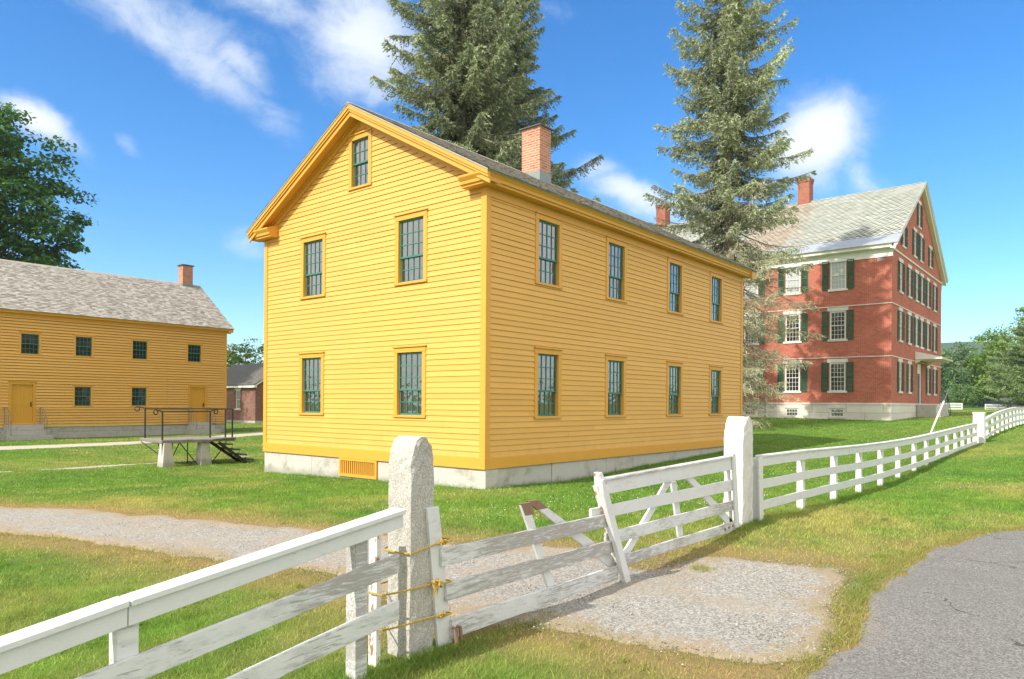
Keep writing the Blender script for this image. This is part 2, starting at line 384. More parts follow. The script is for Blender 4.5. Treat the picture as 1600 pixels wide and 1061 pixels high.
# ------------------------------------------------------------------ noise, terrain
def vnoise(x, y, seed=0):
    xi, yi = np.floor(x).astype(np.int64), np.floor(y).astype(np.int64); fx, fy = x-xi, y-yi
    fx, fy = fx*fx*(3-2*fx), fy*fy*(3-2*fy)
    def h(a, b):
        n = (a*374761393 + b*668265263 + seed*1442695) & 0x7fffffff
        n = ((n ^ (n >> 13))*1274126177) & 0x7fffffff
        return ((n ^ (n >> 16)) & 0xffff)/65535.
    return (h(xi, yi)*(1-fx)+h(xi+1, yi)*fx)*(1-fy)+(h(xi, yi+1)*(1-fx)+h(xi+1, yi+1)*fx)*fy
def fbm(x, y, sc, seed=0, oct=4):
    t = 0; a = .5; s = 0
    for o in range(oct): t = t+a*vnoise(x*sc*2**o+31.7*o, y*sc*2**o+11.3*o, seed+o); s += a; a *= .55
    return t/s
TP = np.array([(-10.2, -6.25, -.30), (-9.4, -6.25, -.17), (-12.5, -6.5, -.4), (-8.3, -6.25, .01), (-7.8, -6.25, .0), (-5, -6.3, .02), (-3.5, -6.3, .07), (-2, -6.2, .18), (.4, -6.25, .14), (5.5, -6.25, .07),
 (9, -6.25, .145), (13.7, -6.25, .28), (18, -6.25, .36), (20.2, -6.25, .44), (33, -6.25, .80), (45, -6.25, .9), (60, -6, 1.1), (0, 0, -.02), (0, 8.2, -.2), (13.5, 0, .26), (6.5, 0, .05), (3.3, 0, -.1),
 (20, -1, .32), (26, 2, .45), (42, 1.3, .8), (42, 11, .9), (60, 1.3, 1.15), (13, 8.5, .1), (-2, 26, -.22), (8, 33, -.25), (-4, 33, -.25), (22, 45, -.25), (32, 64, -.2), (-1, 11.3, -.2), (-7, 3, -.07), (-5, -2, -.05), (-6, -8.5, 0.), (-2, -8.2, .02),
 (1, -9, .07), (-11, -10, .0), (-11, -14, .0), (6, -8.6, .16), (14, -8.2, .42), (25, -9, .7), (10, -14, .3), (93, 5, 1.42), (98, -2, 1.45), (118, 6, 1.8), (30, 20, .5), (-20, 20, -.3), (-25, -10, -.2), (0, -30, 0.), (60, 60, .3), (70, -40, 1.), (0, 90, -.2), (140, 40, 1.5), (-80, 0, 0), (0, -90, 0)])
_d = np.linalg.norm(TP[:, None, :2]-TP[None, :, :2], axis=2)
_W = np.linalg.solve(np.block([[_d-np.eye(len(TP))*.0, np.ones((len(TP), 1))], [np.ones((1, len(TP))), np.zeros((1, 1))]]), np.append(TP[:, 2], 0))
def height(x, y):
    x = np.asarray(x, float); y = np.asarray(y, float); r = np.hypot(x, y); k = np.minimum(1, 160/np.maximum(r, 1e-6))
    xs, ys = x*k, y*k; z = np.full(x.shape, _W[-1])
    for (px, py, _), w in zip(TP, _W[:-1]): z = z+w*np.sqrt((xs-px)**2+(ys-py)**2+.05)
    return z
def H(x, y): return float(height(np.array([x]), np.array([y]))[0])
def sdf(x, y, P):
    P = np.array(P); best = np.full(x.shape, 1e9); ins = np.zeros(x.shape, bool)
    for i in range(len(P)):
        a, b = P[i], P[(i+1) % len(P)]; e = b-a
        t = np.clip(((x-a[0])*e[0]+(y-a[1])*e[1])/(e@e), 0, 1)
        best = np.minimum(best, np.hypot(x-a[0]-t*e[0], y-a[1]-t*e[1]))
        c = (a[1] > y) != (b[1] > y)
        xx = a[0]+(y-a[1])/(e[1] if abs(e[1]) > 1e-9 else 1e-9)*e[0]
        ins ^= c & (x < xx)
    return np.where(ins, -best, best)
DRIVE = [(-6.75, -6.44), (-6.58, -6.96), (-6.54, -7.74), (-6.38, -8.12), (-5.87, -8.38), (-4.6, -8.16), (-3.70, -8.08), (-3.02, -7.8), (-3.33, -7.1), (-3.65, -6.45), (-4.4, -6.1), (-4.3, -5.5), (-4.06, -5.05), (-4.39, -4.34), (-4.6, -3.48), (-4.8, -2.47),
 (-5.01, -1.35), (-5.31, -.2), (-5.64, 1.07), (-6.07, 2.34), (-6.47, 3.88), (-7.06, 5.1), (-8.2, 8), (-10, 12), (-12, 11), (-9.8, 6), (-8.7, 4), (-7.94, 1.92), (-7.55, .75), (-7.22, -.41), (-6.98, -1.57), (-6.77, -2.6), (-6.66, -3.63), (-6.81, -4.44), (-6.94, -5.12), (-7.09, -5.9)]
ROAD = [(-30, -9.5), (-12, -8.8), (-8, -8.52), (-6.5, -8.46), (-5.94, -8.46), (-5.1, -8.44), (-4.5, -8.32), (-4.07, -8.23), (-3.3, -8.2), (-2.9, -8.28), (-2.13, -8.24), (-1.2, -8.3), (-.36, -8.54), (.3, -8.66), (.58, -8.79), (1, -9.04), (2, -9.7), (3.5, -11.5), (4, -16), (-30, -16)]
PATH = [(-14, 23.3), (3, 23.6), (11, 26.6), (22, 29.2), (22, 32), (13, 30.2), (4.3, 26.3), (-14, 26.2)]
TRAIL = [(-8, 13.4), (-3.5, 13.1), (1, 12.9), (3, 13.2), (8, 14.2), (8, 14.7), (3, 13.7), (1, 13.35), (-3.5, 13.6), (-8, 13.9)]
def dryness(x, y):
    a = fbm(x, y, .35, 3, 5); b = fbm(x, y, 1.3, 9, 4)
    d = np.clip((a-.45)*2.2+(b-.5)*1.1+.19, 0, 1)
    g = sdf(x, y, DRIVE); rd = sdf(x, y, ROAD)
    n = fbm(x, y, 2.1, 21, 4)
    edge = np.exp(-np.maximum(g-.05, 0)/(.25+n*.75))+.75*np.exp(-np.maximum(rd, 0)/(.08+.35*n))
    # the drive's inner edge and the strip right of the apron are scorched
    d = np.clip(d+edge*.85-.10, 0, 1)
    patch = np.exp(-(((x+2.0)/2.6)**2+((y+7.1)/.75)**2)); d = np.clip(d+.75*patch*(n+.35), 0, 1)
    # lusher behind the fence to the right and between house and tall brick house
    lush = np.clip((x+3)/4, 0, 1)*np.clip((y+6.3)/.6, 0, 1)*np.clip((60-x)/20, 0, 1)*np.clip((12-y)/4, 0, 1)
    d = d*(1-.72*lush)
    return d, edge
G0, G1, DR, BR = np.array((.105, .245, .038)), np.array((.215, .355, .058)), np.array((.40, .39, .13)), np.array((.46, .33, .16))
def lawn_col(x, y):
    d, e = dryness(x, y); t = fbm(x, y, .8, 40, 4)[..., None]; d = d[..., None]
    c = G0*(1-t)+G1*t
    c = c*(1-d)+DR*d
    c = c*(.72+.56*fbm(x, y, 4.5, 51, 3)[..., None])
    w = np.clip(e[..., None]*1.25-.25, 0, .85)
    c = c*(1-w)+BR*w
    far = np.clip((x[..., None]-12)/20, 0, 1)*np.clip((-6.4-y[..., None])/1, 0, 1)
    return c*(1-.4*far)+np.array((.33, .35, .09))*.4*far

def axis_pts(c0, c1, fine, lo, hi):
    p = list(np.arange(c0, c1+1e-6, fine)); s = fine
    while p[-1] < hi: s *= 1.16; p.append(p[-1]+s)
    s = fine
    while p[0] > lo: s *= 1.16; p.insert(0, p[0]-s)
    return np.array(p)
gx = axis_pts(-12, 6, .16, -2200, 2200); gy = axis_pts(-10.5, 6, .16, -2200, 2200)
X, Y = np.meshgrid(gx, gy, indexing='ij'); x, y = X.ravel(), Y.ravel()
hz = height(x, y) + (fbm(x, y, 1.1, 77, 4)-.5)*.05*np.exp(-np.hypot(x+6, y+5)/25)
inside = np.minimum(sdf(x, y, DRIVE), sdf(x, y, ROAD)); hz = hz-.07*np.clip((-inside-.12)/.25, 0, 1)
nx, ny = len(gx), len(gy); idx = np.arange(nx*ny).reshape(nx, ny)
F = np.stack([idx[:-1, :-1], idx[1:, :-1], idx[1:, 1:], idx[:-1, 1:]], -1).reshape(-1, 4)
ground = np_mesh('ground', np.stack([x, y, hz], 1), F, 'lawn', None, lawn_col(x, y)*.75, True); ground['kind'] = 'structure'  # lawn colour darkened here to paint in the shade between grass blades

def sheet(name, P, mat, step, lift, jag, jsc, seed):
    P = np.array(P); x = np.arange(P[:, 0].min()-.3, P[:, 0].max()+.3, step); y = np.arange(P[:, 1].min()-.3, P[:, 1].max()+.3, step)
    X, Y = np.meshgrid(x, y, indexing='ij'); nx, ny = X.shape; X, Y = X.ravel(), Y.ravel()
    s = sdf(X, Y, P)+(fbm(X, Y, jsc, seed, 4)-.5)*jag
    V = np.stack([X, Y, height(X, Y)+lift+(fbm(X, Y, 3.1, seed+3, 3)-.5)*.02-np.clip((s+.16)/.22, 0, 1)**2*.075], 1)
    idx = np.arange(nx*ny).reshape(nx, ny); F = np.stack([idx[:-1, :-1], idx[1:, :-1], idx[1:, 1:], idx[:-1, 1:]], -1).reshape(-1, 4)
    F = F[(s[F] < 0.16).any(1)]
    used, inv = np.unique(F, return_inverse=True)
    e = np.clip(1+s/(.25+.9*fbm(X, Y, 1.9, seed+9, 4)), 0, 1)**1.2
    o = np_mesh(name, V[used], inv.reshape(-1, 4), mat, None, np.stack([e, e, e], 1)[used], True); o['kind'] = 'structure'; return o
sheet('gravel_driveway', DRIVE, 'gravel', .06, .014, .62, 2.1, 5)
sheet('road', ROAD, 'asphalt', .07, .022, .34, 2.2, 6)
sheet('footpath', PATH, 'path_dirt', .2, .012, .6, .8, 7)
sheet('trail', TRAIL, 'path_dirt', .12, .006, .75, .5, 8)

# ------------------------------------------------------------------ wall helpers
def clip_poly(poly, planes):
    for a, b, c in planes:                     # keep a*s+b*z+c >= 0
        out = []
        for i, p in enumerate(poly):
            q = poly[(i+1) % len(poly)]; dp = a*p[0]+b*p[1]+c; dq = a*q[0]+b*q[1]+c
            if dp >= 0: out.append(p)
            if (dp >= 0) != (dq >= 0):
                t = dp/(dp-dq); out.append((p[0]+(q[0]-p[0])*t, p[1]+(q[1]-p[1])*t))
        poly = out
        if len(poly) < 3: return []
    return poly
def facemap(face, plane):
    # s along the wall, o outward.  '-y' walls run along x, '-x' walls run along y
    if face == '-y': return lambda s, z, o: (s, plane-o, z)
    if face == '+y': return lambda s, z, o: (s, plane+o, z)
    if face == '-x': return lambda s, z, o: (plane-o, s, z)
    return lambda s, z, o: (plane+o, s, z)
def clapboards(mb, fm, s0, s1, z0, z1, holes, planes=(), h=.122, th=.015, seed=1, gap=.0035):
    r = random.Random(seed); z = z0
    while z < z1-1e-4:
        hh = h*(1+r.uniform(-.035, .035)); zt = min(z+hh, z1)
        dz = r.uniform(-.0015, .0015)
        br = sorted({z, zt} | {v for hl in holes for v in hl[2:] if z < v < zt})
        joints = []; s = s0+r.uniform(.8, 4.5)
        while s < s1: joints.append((s, r.uniform(-.0015, .002))); s += r.uniform(2.6, 5)
        for za, zb in zip(br[:-1], br[1:]):
            zm = (za+zb)/2; iv = [(s0, s1)]
            for a, b, c, d in holes:
                if c < zm < d:
                    nv = []
                    for p, q in iv:
                        if b <= p or a >= q: nv.append((p, q)); continue
                        if a > p: nv.append((p, a))
                        if b < q: nv.append((b, q))
                    iv = nv
            for p, q in iv:
                cuts = [p]+[j for j, _ in joints if p+.15 < j < q-.15]+[q]
                for k, (a, b) in enumerate(zip(cuts[:-1], cuts[1:])):
                    off = dz+(joints[k % len(joints)][1] if joints else 0)
                    of = lambda zz: .003+(th+off)*(1-(zz-z)/hh)
                    g = .0015 if k else 0
                    zc = za+gap if za == z and zb-za > 2*gap else za
                    pl = clip_poly([(a+g, zc), (b, zc), (b, zb), (a+g, zb)], planes)
                    if len(pl) >= 3:
                        mb.poly([fm(u, w, of(w)) for u, w in pl])
                        if za == z:
                            lo = [u for u, w in pl if abs(w-zc) < 1e-6]
                            if len(lo) >= 2: mb.poly([fm(min(lo), zc, of(zc)), fm(max(lo), zc, of(zc)), fm(max(lo), zc+.012, of(zc)-.012), fm(min(lo), zc+.012, of(zc)-.012)])
        z = zt
def panel(mb, fm, s0, s1, z0, z1, holes, planes=(), depth=.12):
    ss = sorted({s0, s1} | {v for h_ in holes for v in h_[:2] if s0 < v < s1}); zs = sorted({z0, z1} | {v for h_ in holes for v in h_[2:] if z0 < v < z1})
    for a, b in zip(ss[:-1], ss[1:]):
        for c, d in zip(zs[:-1], zs[1:]):
            m, n = (a+b)/2, (c+d)/2
            if any(h_[0] < m < h_[1] and h_[2] < n < h_[3] for h_ in holes): continue
            pl = clip_poly([(a, c), (b, c), (b, d), (a, d)], planes)
            if len(pl) >= 3: mb.poly([fm(u, w, 0) for u, w in pl])
    for a, b, c, d in holes:
        for p, q in (((a, c), (b, c)), ((b, c), (b, d)), ((b, d), (a, d)), ((a, d), (a, c))):
            mb.poly([fm(*p, 0), fm(*q, 0), fm(*q, -depth), fm(*p, -depth)])
ROTZ = {'-y': 0, '-x': -math.pi/2, '+x': math.pi/2, '+y': math.pi}
WPROTO = {}
def window(key, parent, face, plane, s, z, w, h, cols, rt, rb, cas=.115, cap=.03, sash='sash_green', casing='yellow_trim', pane='glass', name='window', stone=False):
    """one window: casing mesh > sash, pane.  s,z = middle of the opening's foot; local -y looks outwards"""
    loc = Vector(facemap(face, plane)(s, z, 0)) - origin(parent)
    k = (key, face)
    if k in WPROTO:
        o = copy_tree(WPROTO[k], parent); o.location = loc; return o
    m = MB(); hw = w/2
    t = .030
    if not stone:
        m.box(-hw-cas, -hw, -t, .07, -.0, h); m.box(hw, hw+cas, -t, .07, -.0, h)
        m.box(-hw-cas, hw+cas, -t-.004, .07, h, h+cas)
        m.box(-hw-cas-.025, hw+cas+.025, -t-.035, .0, h+cas, h+cas+cap)
        m.box(-hw-cas-.012, hw+cas+.012, -t-.022, .09, -.055, 0)
    else:
        m.box(-hw, -hw+.06, .05, .13, .0, h); m.box(hw-.06, hw, .05, .13, .0, h); m.box(-hw+.06, hw-.06, .05, .13, h-.06, h)
    me = m.mesh(name)
    o = link_mesh(name, me, casing, parent, loc); o.rotation_euler = (0, 0, ROTZ[face])
    b = o.modifiers.new('bevel', 'BEVEL'); b.width = .004; b.segments = 1
    if stone:
        for nm, bx in (('lintel', (-hw-.15, hw+.15, -.02, .1, h, h+.26)), ('sill', (-hw-.12, hw+.12, -.06, .13, -.14, 0))):
            q = MB(); q.box(*bx); link_mesh(nm, q.mesh(nm), 'marble', o)
        hw -= .06; h -= .06
    s_ = MB(); p_ = MB(); fr = .04; mu = .017
    hm = h*rt/(rt+rb); z1 = h-hm
    for za, zb, rows, y0 in ((z1-.01, h, rt, .028), (0, z1+.025, rb, .06)):
        y1 = y0+.03
        s_.box(-hw, -hw+fr, y0, y1, za, zb); s_.box(hw-fr, hw, y0, y1, za, zb)
        s_.box(-hw+fr, hw-fr, y0+.001, y1-.001, za, za+fr); s_.box(-hw+fr, hw-fr, y0+.001, y1-.001, zb-fr, zb)
        iw = (2*hw-2*fr)/cols; ih = (zb-za-2*fr)/rows
        for c in range(1, cols): xx = -hw+fr+iw*c; s_.box(xx-mu/2, xx+mu/2, y0+.003, y1-.004, za+fr, zb-fr)
        for r in range(1, rows): zz = za+fr+ih*r; s_.box(-hw+fr, hw-fr, y0+.004, y1-.006, zz-mu/2, zz+mu/2)
        for c in range(cols):
            for r in range(rows):
                a, bb = -hw+fr+iw*c, za+fr+ih*r; e = [random.uniform(-.0012, .0012) for _ in range(3)]; yy = y0+.018
                p_.poly([(a, yy+e[0], bb), (a+iw, yy+e[1], bb), (a+iw, yy+e[1]+e[2], bb+ih), (a, yy+e[0]+e[2], bb+ih)])
    link_mesh('sash', s_.mesh('sash'), sash, o); link_mesh('pane', p_.mesh('pane', recalc=False), pane, o)
    WPROTO[k] = o
    return o
def shingle_roof(mb, e0, e1, r0, r1, course=.14, wmin=.09, wmax=.22, th=.016, seed=1, tip=0.):
    """strips of separate shingles from the eave edge e0-e1 up to the ridge r0-r1"""
    r = random.Random(seed); e0, e1, r0, r1 = map(Vector, (e0, e1, r0, r1))
    up = (r0-e0); L = up.length; n = int(L/course); nrm = (e1-e0).cross(up).normalized()
    if nrm.z < 0: nrm = -nrm
    width = (e1-e0).length
    for i in range(n):
        t0, t1 = i/n, min(1, (i+1.25)/n); s = 0. if i % 2 == 0 or not tip else -wmin/2
        while s < width:
            w = r.uniform(wmin, wmax) if not tip else wmin
            a, b = max(0, s+.002)/width, min(width, s+w-.002)/width; s += w
            if b <= a: continue
            lift = th*(1+r.uniform(-.35, .5)); jt = r.uniform(-.12, .06)*course/L if not tip else 0
            pt = lambda f, t, o: e0.lerp(e1, f).lerp(r0.lerp(r1, f), t)+nrm*o
            ta = max(0, t0+jt)
            if tip:
                tm = ta+tip/L
                mb.poly([pt((a+b)/2, ta, lift), pt(b, tm, lift), pt(b, t1, .002), pt(a, t1, .002), pt(a, tm, lift)])
            else:
                P0 = [pt(a, ta, lift), pt(b, ta, lift), pt(b, t1, .002), pt(a, t1, .002), pt(a, ta, 0), pt(b, ta, 0)]
                mb.faces(P0, [(0, 1, 2, 3), (4, 5, 1, 0)])

def chimney(parent, x0, x1, y0, y1, zb, zt, mat='brick_chimney', cap=.05, flash=None, corbel=0):
    m = MB(); m.box(x0, x1, y0, y1, zb, zt)
    if corbel: m.box(x0-.03, x1+.03, y0-.03, y1+.03, zt-.30, zt-.12); m.box(x0-.06, x1+.06, y0-.06, y1+.06, zt-.12+.0, zt-.0)
    o = m.build('chimney', mat, parent)
    c = MB(); c.box(x0-.07, x1+.07, y0-.07, y1+.07, zt+.001, zt+cap); c.build('cap', 'dark_roof', o)
    if flash:
        q = MB(); q.box(x0-.012, x1+.012, y0-.012, y1+.012, zb, flash); q.build('flashing', 'lead', o)
    return o
# ================================================================== yellow house by the gate
def gable_planes(yc, ez, e, sl):        # wall stays under both roof slopes (s horizontal)
    return [(sl, -1, ez-sl*e), (-sl, -1, ez+sl*(2*yc-e))]
def rake_boxes(mb, axis, c, e0, ez, rc, rz, d0, d1, a0, a1):
    """strip under a gable's roof slope: from the eave (e0, ez) to the ridge (rc, rz), d0..d1 below it, a0..a1 across"""
    def P(a, h_, z): return (a, h_, z) if axis == 'x' else (h_, a, z)
    p = [P(a0, e0, ez-d1), P(a1, e0, ez-d1), P(a1, rc, rz-d1), P(a0, rc, rz-d1), P(a0, e0, ez-d0), P(a1, e0, ez-d0), P(a1, rc, rz-d0), P(a0, rc, rz-d0)]
    mb.hexa(p)
hs = empty('yellow_house', (0, 0, 0), 'yellow clapboard house with brick chimney standing right behind the gate', 'house')
WD, LN, YC = 8.14, 13.49, 4.07
EZ, RZ, EY0, EY1 = 6.44, 8.86, -.36, 8.46
SL = (RZ-EZ)/(YC-EY0)
gw = [(2.265, 1.475, .82, 1.425), (5.965, 1.475, .82, 1.425), (2.25, 4.49, .82, 1.41), (5.93, 4.49, .82, 1.41)]
sw = [(u, z, .78, h_) for u in (2.15, 5.10, 8.42, 11.32) for z, h_ in ((1.47, 1.43), (4.49, 1.40))]
att = (4.065, 6.98, .63, 1.14)
def holes(ws, c=.10): return [(s-w/2-c, s+w/2+c, z-.05, z+h_+c) for s, z, w, h_ in ws]
m = MB(); clapboards(m, facemap('-x', 0), .03, WD-.03, .62, 8.8, holes(gw+[att]), gable_planes(YC, EZ-.2, EY0, SL), seed=3); m.build('wall', 'yellow', hs)
m = MB(); clapboards(m, facemap('-y', 0), .03, LN-.03, .62, 6.05, holes(sw), seed=8); m.build('wall', 'yellow', hs)
m = MB(); panel(m, facemap('+x', LN), 0, WD, .39, 8.8, [], gable_planes(YC, EZ-.1, EY0, SL)); panel(m, facemap('+y', WD), 0, LN, .39, 6.2, []); m.build('wall', 'yellow', hs)
m = MB(); m.box(-.032, .0, -.032, .12, .62, 6.21); m.box(.0, .12, -.032, .0, .62, 6.028); m.build('corner_board', 'yellow_trim', hs, .004)
m = MB(); m.box(-.032, .0, WD-.12, WD+.032, .62, 6.21); m.box(0, .1, WD+.0, WD+.03, .62, 6.21); m.build('corner_board', 'yellow_trim', hs, .004)
m = MB(); m.box(LN-.12, LN+.03, -.032, -.0, .62, 6.028); m.build('corner_board', 'yellow_trim', hs, .004)
m = MB()
m.box(-.036, .0, -.036, WD+.036, .385, .622); m.box(0, LN+.036, -.036, .0, .385, .622)
m.build('water_table', 'yellow_trim', hs, .006)
m = MB()     # boxed eaves and returns
prof = [(.0, 6.215), (.25, 6.215), (.255, 6.262), (.29, 6.268), (.297, 6.325), (.325, 6.36), (.355, 6.40), (.358, 6.438), (.0, 6.56)]
def swept(prof, stations):
    q = MB(); n = len(prof)
    pts = [(*st(o), z) for st in stations for o, z in prof]
    fs = [tuple(range(n))[::-1], tuple(range((len(stations)-1)*n, len(stations)*n))]
    for i in range(len(stations)-1):
        for k in range(n): fs.append((i*n+k, i*n+(k+1) % n, (i+1)*n+(k+1) % n, (i+1)*n+k))
    q.faces(pts, fs); return q
swept(prof, [lambda o: (-o, .48), lambda o: (-o, -o), lambda o: (LN+o, -o), lambda o: (LN+o, .3)]).build('cornice', 'yellow_trim', hs)
swept(prof, [lambda o: (-o, WD-.62), lambda o: (-o, WD+o), lambda o: (LN+.35, WD+o)]).build('cornice', 'yellow_trim', hs)
m = MB(); m.box(-.036, LN+.036, -.036, .0, 6.03, 6.213); m.build('frieze', 'yellow_trim', hs)
m = MB()
for e in (EY0, EY1):
    m = MB()
    for d0, d1, a0, a1 in ((.035, .12, -.385, -.30), (.12, .175, -.36, -.292), (.175, .285, -.325, -.285), (.20, .225, -.285, .02), (.225, .40, -.046, .0), (.23, .28, -.09, -.046)):
        near = a1 > -.05 and a0 > -.2 and a0 < 1
        e_ = (.0 if e < 0 else WD) if near else e
        rake_boxes(m, 'x', 0, e_, EZ+SL*abs(e_-e), YC, RZ, d0, d1, a0, a1)
    m.build('rake_board', 'yellow_trim', hs)
    m = MB(); rake_boxes(m, 'x', 0, e, EZ, YC, RZ, .035, .28, LN, LN+.36); m.build('rake_board', 'yellow_trim', hs)
rf = MB()
for e in (EY0, EY1): rake_boxes(rf, 'x', 0, e-.02 if e < 0 else e+.02, EZ-.011, YC, RZ, 0, .034, -.40, LN+.40)
rfo = rf.build('roof', 'wood_shingle', hs)
m = MB()
shingle_roof(m, (-.405, EY0-.05, EZ-.02), (LN+.405, EY0-.05, EZ-.02), (-.405, YC, RZ+.004), (LN+.405, YC, RZ+.004), .14, seed=2)
shingle_roof(m, (-.405, EY1+.05, EZ-.02), (LN+.405, EY1+.05, EZ-.02), (-.405, YC, RZ+.004), (LN+.405, YC, RZ+.004), .28, .2, .4, seed=4)
m.build('shingles', 'wood_shingle', rfo)
m = MB(); m.prism([(YC-.15, RZ-.055), (YC, RZ+.035), (YC+.15, RZ-.055), (YC, RZ+.0)], 'x', -.41, LN+.41); m.build('ridge_cap', 'wood_shingle', rfo)
chimney(hs, 6.36, 6.92, 3.48, 4.18, 8.4, 10.22, cap=.035, flash=8.86)
for s, z, w, h_ in gw: window('g', hs, '-x', 0, s, z, .82, 1.418, 4, 3, 2)
window('att', hs, '-x', 0, *att, 3, 2, 2)
for s, z, w, h_ in sw: window('s', hs, '-y', 0, s, z, .78, 1.415, 4, 3, 2)
m = MB(); r = random.Random(5)
for a, b in ((-.02, 1.55), (1.555, 3.36), (4.80, 5.98), (5.985, WD+.02)): m.box(.002+r.uniform(0, .008), .4, a, b, -.7, .382)
m.box(.006, .4, 3.355, 4.805, -.7, -.07)
for a, b in ((.0, .42), (.424, 2.35), (2.354, 4.7), (4.704, 6.3), (6.304, 8.2), (8.204, 11.1), (11.104, LN)): m.box(a+.008, b, .002+r.uniform(0, .016), .4, -.7, .382)
m.box(LN-.4, LN-.01, .4, WD, -.7, .38); m.box(.4, LN-.4, WD-.4, WD-.01, -.7, .38)
m.build('foundation', 'foundation_stone', hs, .012)
m = MB()
m.box(-.03, .02, 3.37, 3.44, -.06, .384); m.box(-.03, .02, 4.72, 4.79, -.06, .384); m.box(-.032, .02, 3.44, 4.72, -.06, .01); m.box(-.032, .02, 3.44, 4.72, .33, .384)
for i in range(17): yy = 3.49+i*.0735; m.box(-.015, .012, yy, yy+.034, .01, .33)
m.build('cellar_grille', 'yellow_trim', hs)
m = MB(); m.box(.05, .06, 3.4, 4.75, -.1, .38); m.build('cellar_dark_sheet', 'iron', hs)  # near-black sheet painted in for the unlit cellar behind the grille

# ================================================================== long yellow house on the left
lh = empty('yellow_house', (0, 33, -.25), 'long yellow clapboard house with two doors and pale shingle roof on the left', 'house')
LX0, LX1, LY, LYB = -15., 12.71, 33., 41.
LEZ, LRZ, LYC = 6.33, 9.43, 37.
lw_u = [(1.95, 4.13), (4.49, 4.16), (7.44, 4.15), (10.65, 4.15), (-1.2, 4.13), (-4.3, 4.13), (-7.4, 4.13)]
lw_l = [(4.45, 1.46), (7.41, 1.48), (-1.3, 1.46), (-4.4, 1.46)]
lws = [(s, z, .81, 1.03) for s, z in lw_u+lw_l]
doors = [(1.615, .62, .95, 1.93), (10.87, .62, .92, 1.98)]
m = MB(); clapboards(m, facemap('-y', LY), LX0, LX1-.05, .36, 6.1, holes(lws, .08)+holes(doors, .11), h=.15, th=.045, seed=12, gap=.022); m.build('wall', 'yellow', lh)
m = MB(); pls = gable_planes(LYC, LEZ-.1, LY-.3, (LRZ-LEZ)/4.3)
panel(m, facemap('+x', LX1), LY, LYB, .35, 9.3, [], pls); panel(m, facemap('-x', LX0), LY, LYB, .35, 9.3, [], pls); panel(m, facemap('+y', LYB), LX0, LX1, .35, 6.2, []); m.build('wall', 'yellow', lh)
m = MB(); m.box(LX1-.13, LX1+.03, LY-.034, LY+.13, .36, 6.05); m.build('corner_board', 'yellow_trim', lh, .005)
m = MB(); m.prism([(LY, 6.02), (LY-.04, 6.02), (LY-.04, 6.16), (LY-.24, 6.17), (LY-.25, 6.22), (LY-.31, 6.31), (LY, 6.55)], 'x', LX0-.3, LX1+.3); m.build('cornice', 'yellow_trim', lh)
for e in (LY-.3, LYB+.3):
    m = MB(); rake_boxes(m, 'x', 0, e, LEZ, LYC, LRZ, .035, .26, LX1-.0, LX1+.31)
    m.build('rake_board', 'yellow_trim', lh)
m = MB()
for e in (LY-.32, LYB+.32): rake_boxes(m, 'x', 0, e, LEZ-.01, LYC, LRZ, 0, .034, LX0-.3, LX1+.34)
ro = m.build('roof', 'wood_shingle', lh)
m = MB(); shingle_roof(m, (LX0-.3, LY-.36, LEZ-.03), (LX1+.345, LY-.36, LEZ-.03), (LX0-.3, LYC, LRZ+.004), (LX1+.345, LYC, LRZ+.004), .155, .10, .30, .022, seed=6); m.build('shingles', 'wood_shingle', ro)
m = MB(); m.prism([(LYC-.16, LRZ-.09), (LYC, LRZ+.04), (LYC+.16, LRZ-.09), (LYC, LRZ)], 'x', LX0, LX1+.35); m.build('ridge_cap', 'wood_shingle', ro)
chimney(lh, 11.75, 12.42, 36.75, 37.35, 9.1, 10.62, cap=.07, flash=9.45)
for s, z in lw_u+lw_l: window('l', lh, '-y', LY, s, z, .81, 1.03, 4, 2, 2, cas=.09, pane='glass_dark')
for s, z, w, h_ in doors:
    m = MB(); m.box(s-w/2-.12, s-w/2, LY-.045, LY+.1, z-.1, z+h_); m.box(s+w/2, s+w/2+.12, LY-.045, LY+.1, z-.1, z+h_); m.box(s-w/2-.12, s+w/2+.12, LY-.05, LY+.1, z+h_, z+h_+.14); m.box(s-w/2, s+w/2, LY-.03, LY+.1, z-.12, z)
    m.box(s-w/2-.15, s+w/2+.15, LY-.075, LY, z+h_+.14, z+h_+.18)
    fr = m.build('door', 'door_yellow', lh)
    m = MB(); m.box(s-w/2, s+w/2, LY+.05, LY+.08, z, z+h_)
    for a, b in ((0, .12), (.44, .56), (.88, 1)): m.box(s-w/2+w*a, s-w/2+w*b, LY+.032, LY+.05, z, z+h_)
    for a, b in ((0, .1), (.46, .56), (.94, 1)):
        for p, q in ((.12, .44), (.56, .88)): m.box(s-w/2+w*p, s-w/2+w*q, LY+.033, LY+.05, z+h_*a, z+h_*b)
    m.build('leaf', 'door_yellow', fr)
    m = MB(); m.box(s+w/2-.10, s+w/2-.06, LY+.0, LY+.03, z+.8, z+1.05); m.tube([(s+w/2-.08, LY+.0, z+.85), (s+w/2-.08, LY-.04, z+.88), (s+w/2-.08, LY-.04, z+.98), (s+w/2-.08, LY, z+1.01)], .012); m.build('handle', 'iron', fr)
m = MB(); r = random.Random(9); xx = LX0
while xx < LX1:
    b = min(LX1, xx+r.uniform(1.2, 2.6)); m.box(xx+.004, b, LY+.01+r.uniform(0, .015), LY+.4, .09, .345); xx = b
xx = LX0
while xx < LX1:
    b = min(LX1, xx+r.uniform(1.4, 2.8)); m.box(xx+.004, b, LY-.0+r.uniform(0, .015), LY+.4, -.8, .085); xx = b
m.box(LX1-.35, LX1-.01, LY+.4, LYB, -.8, .345)
m.build('foundation', 'granite', lh, .015)
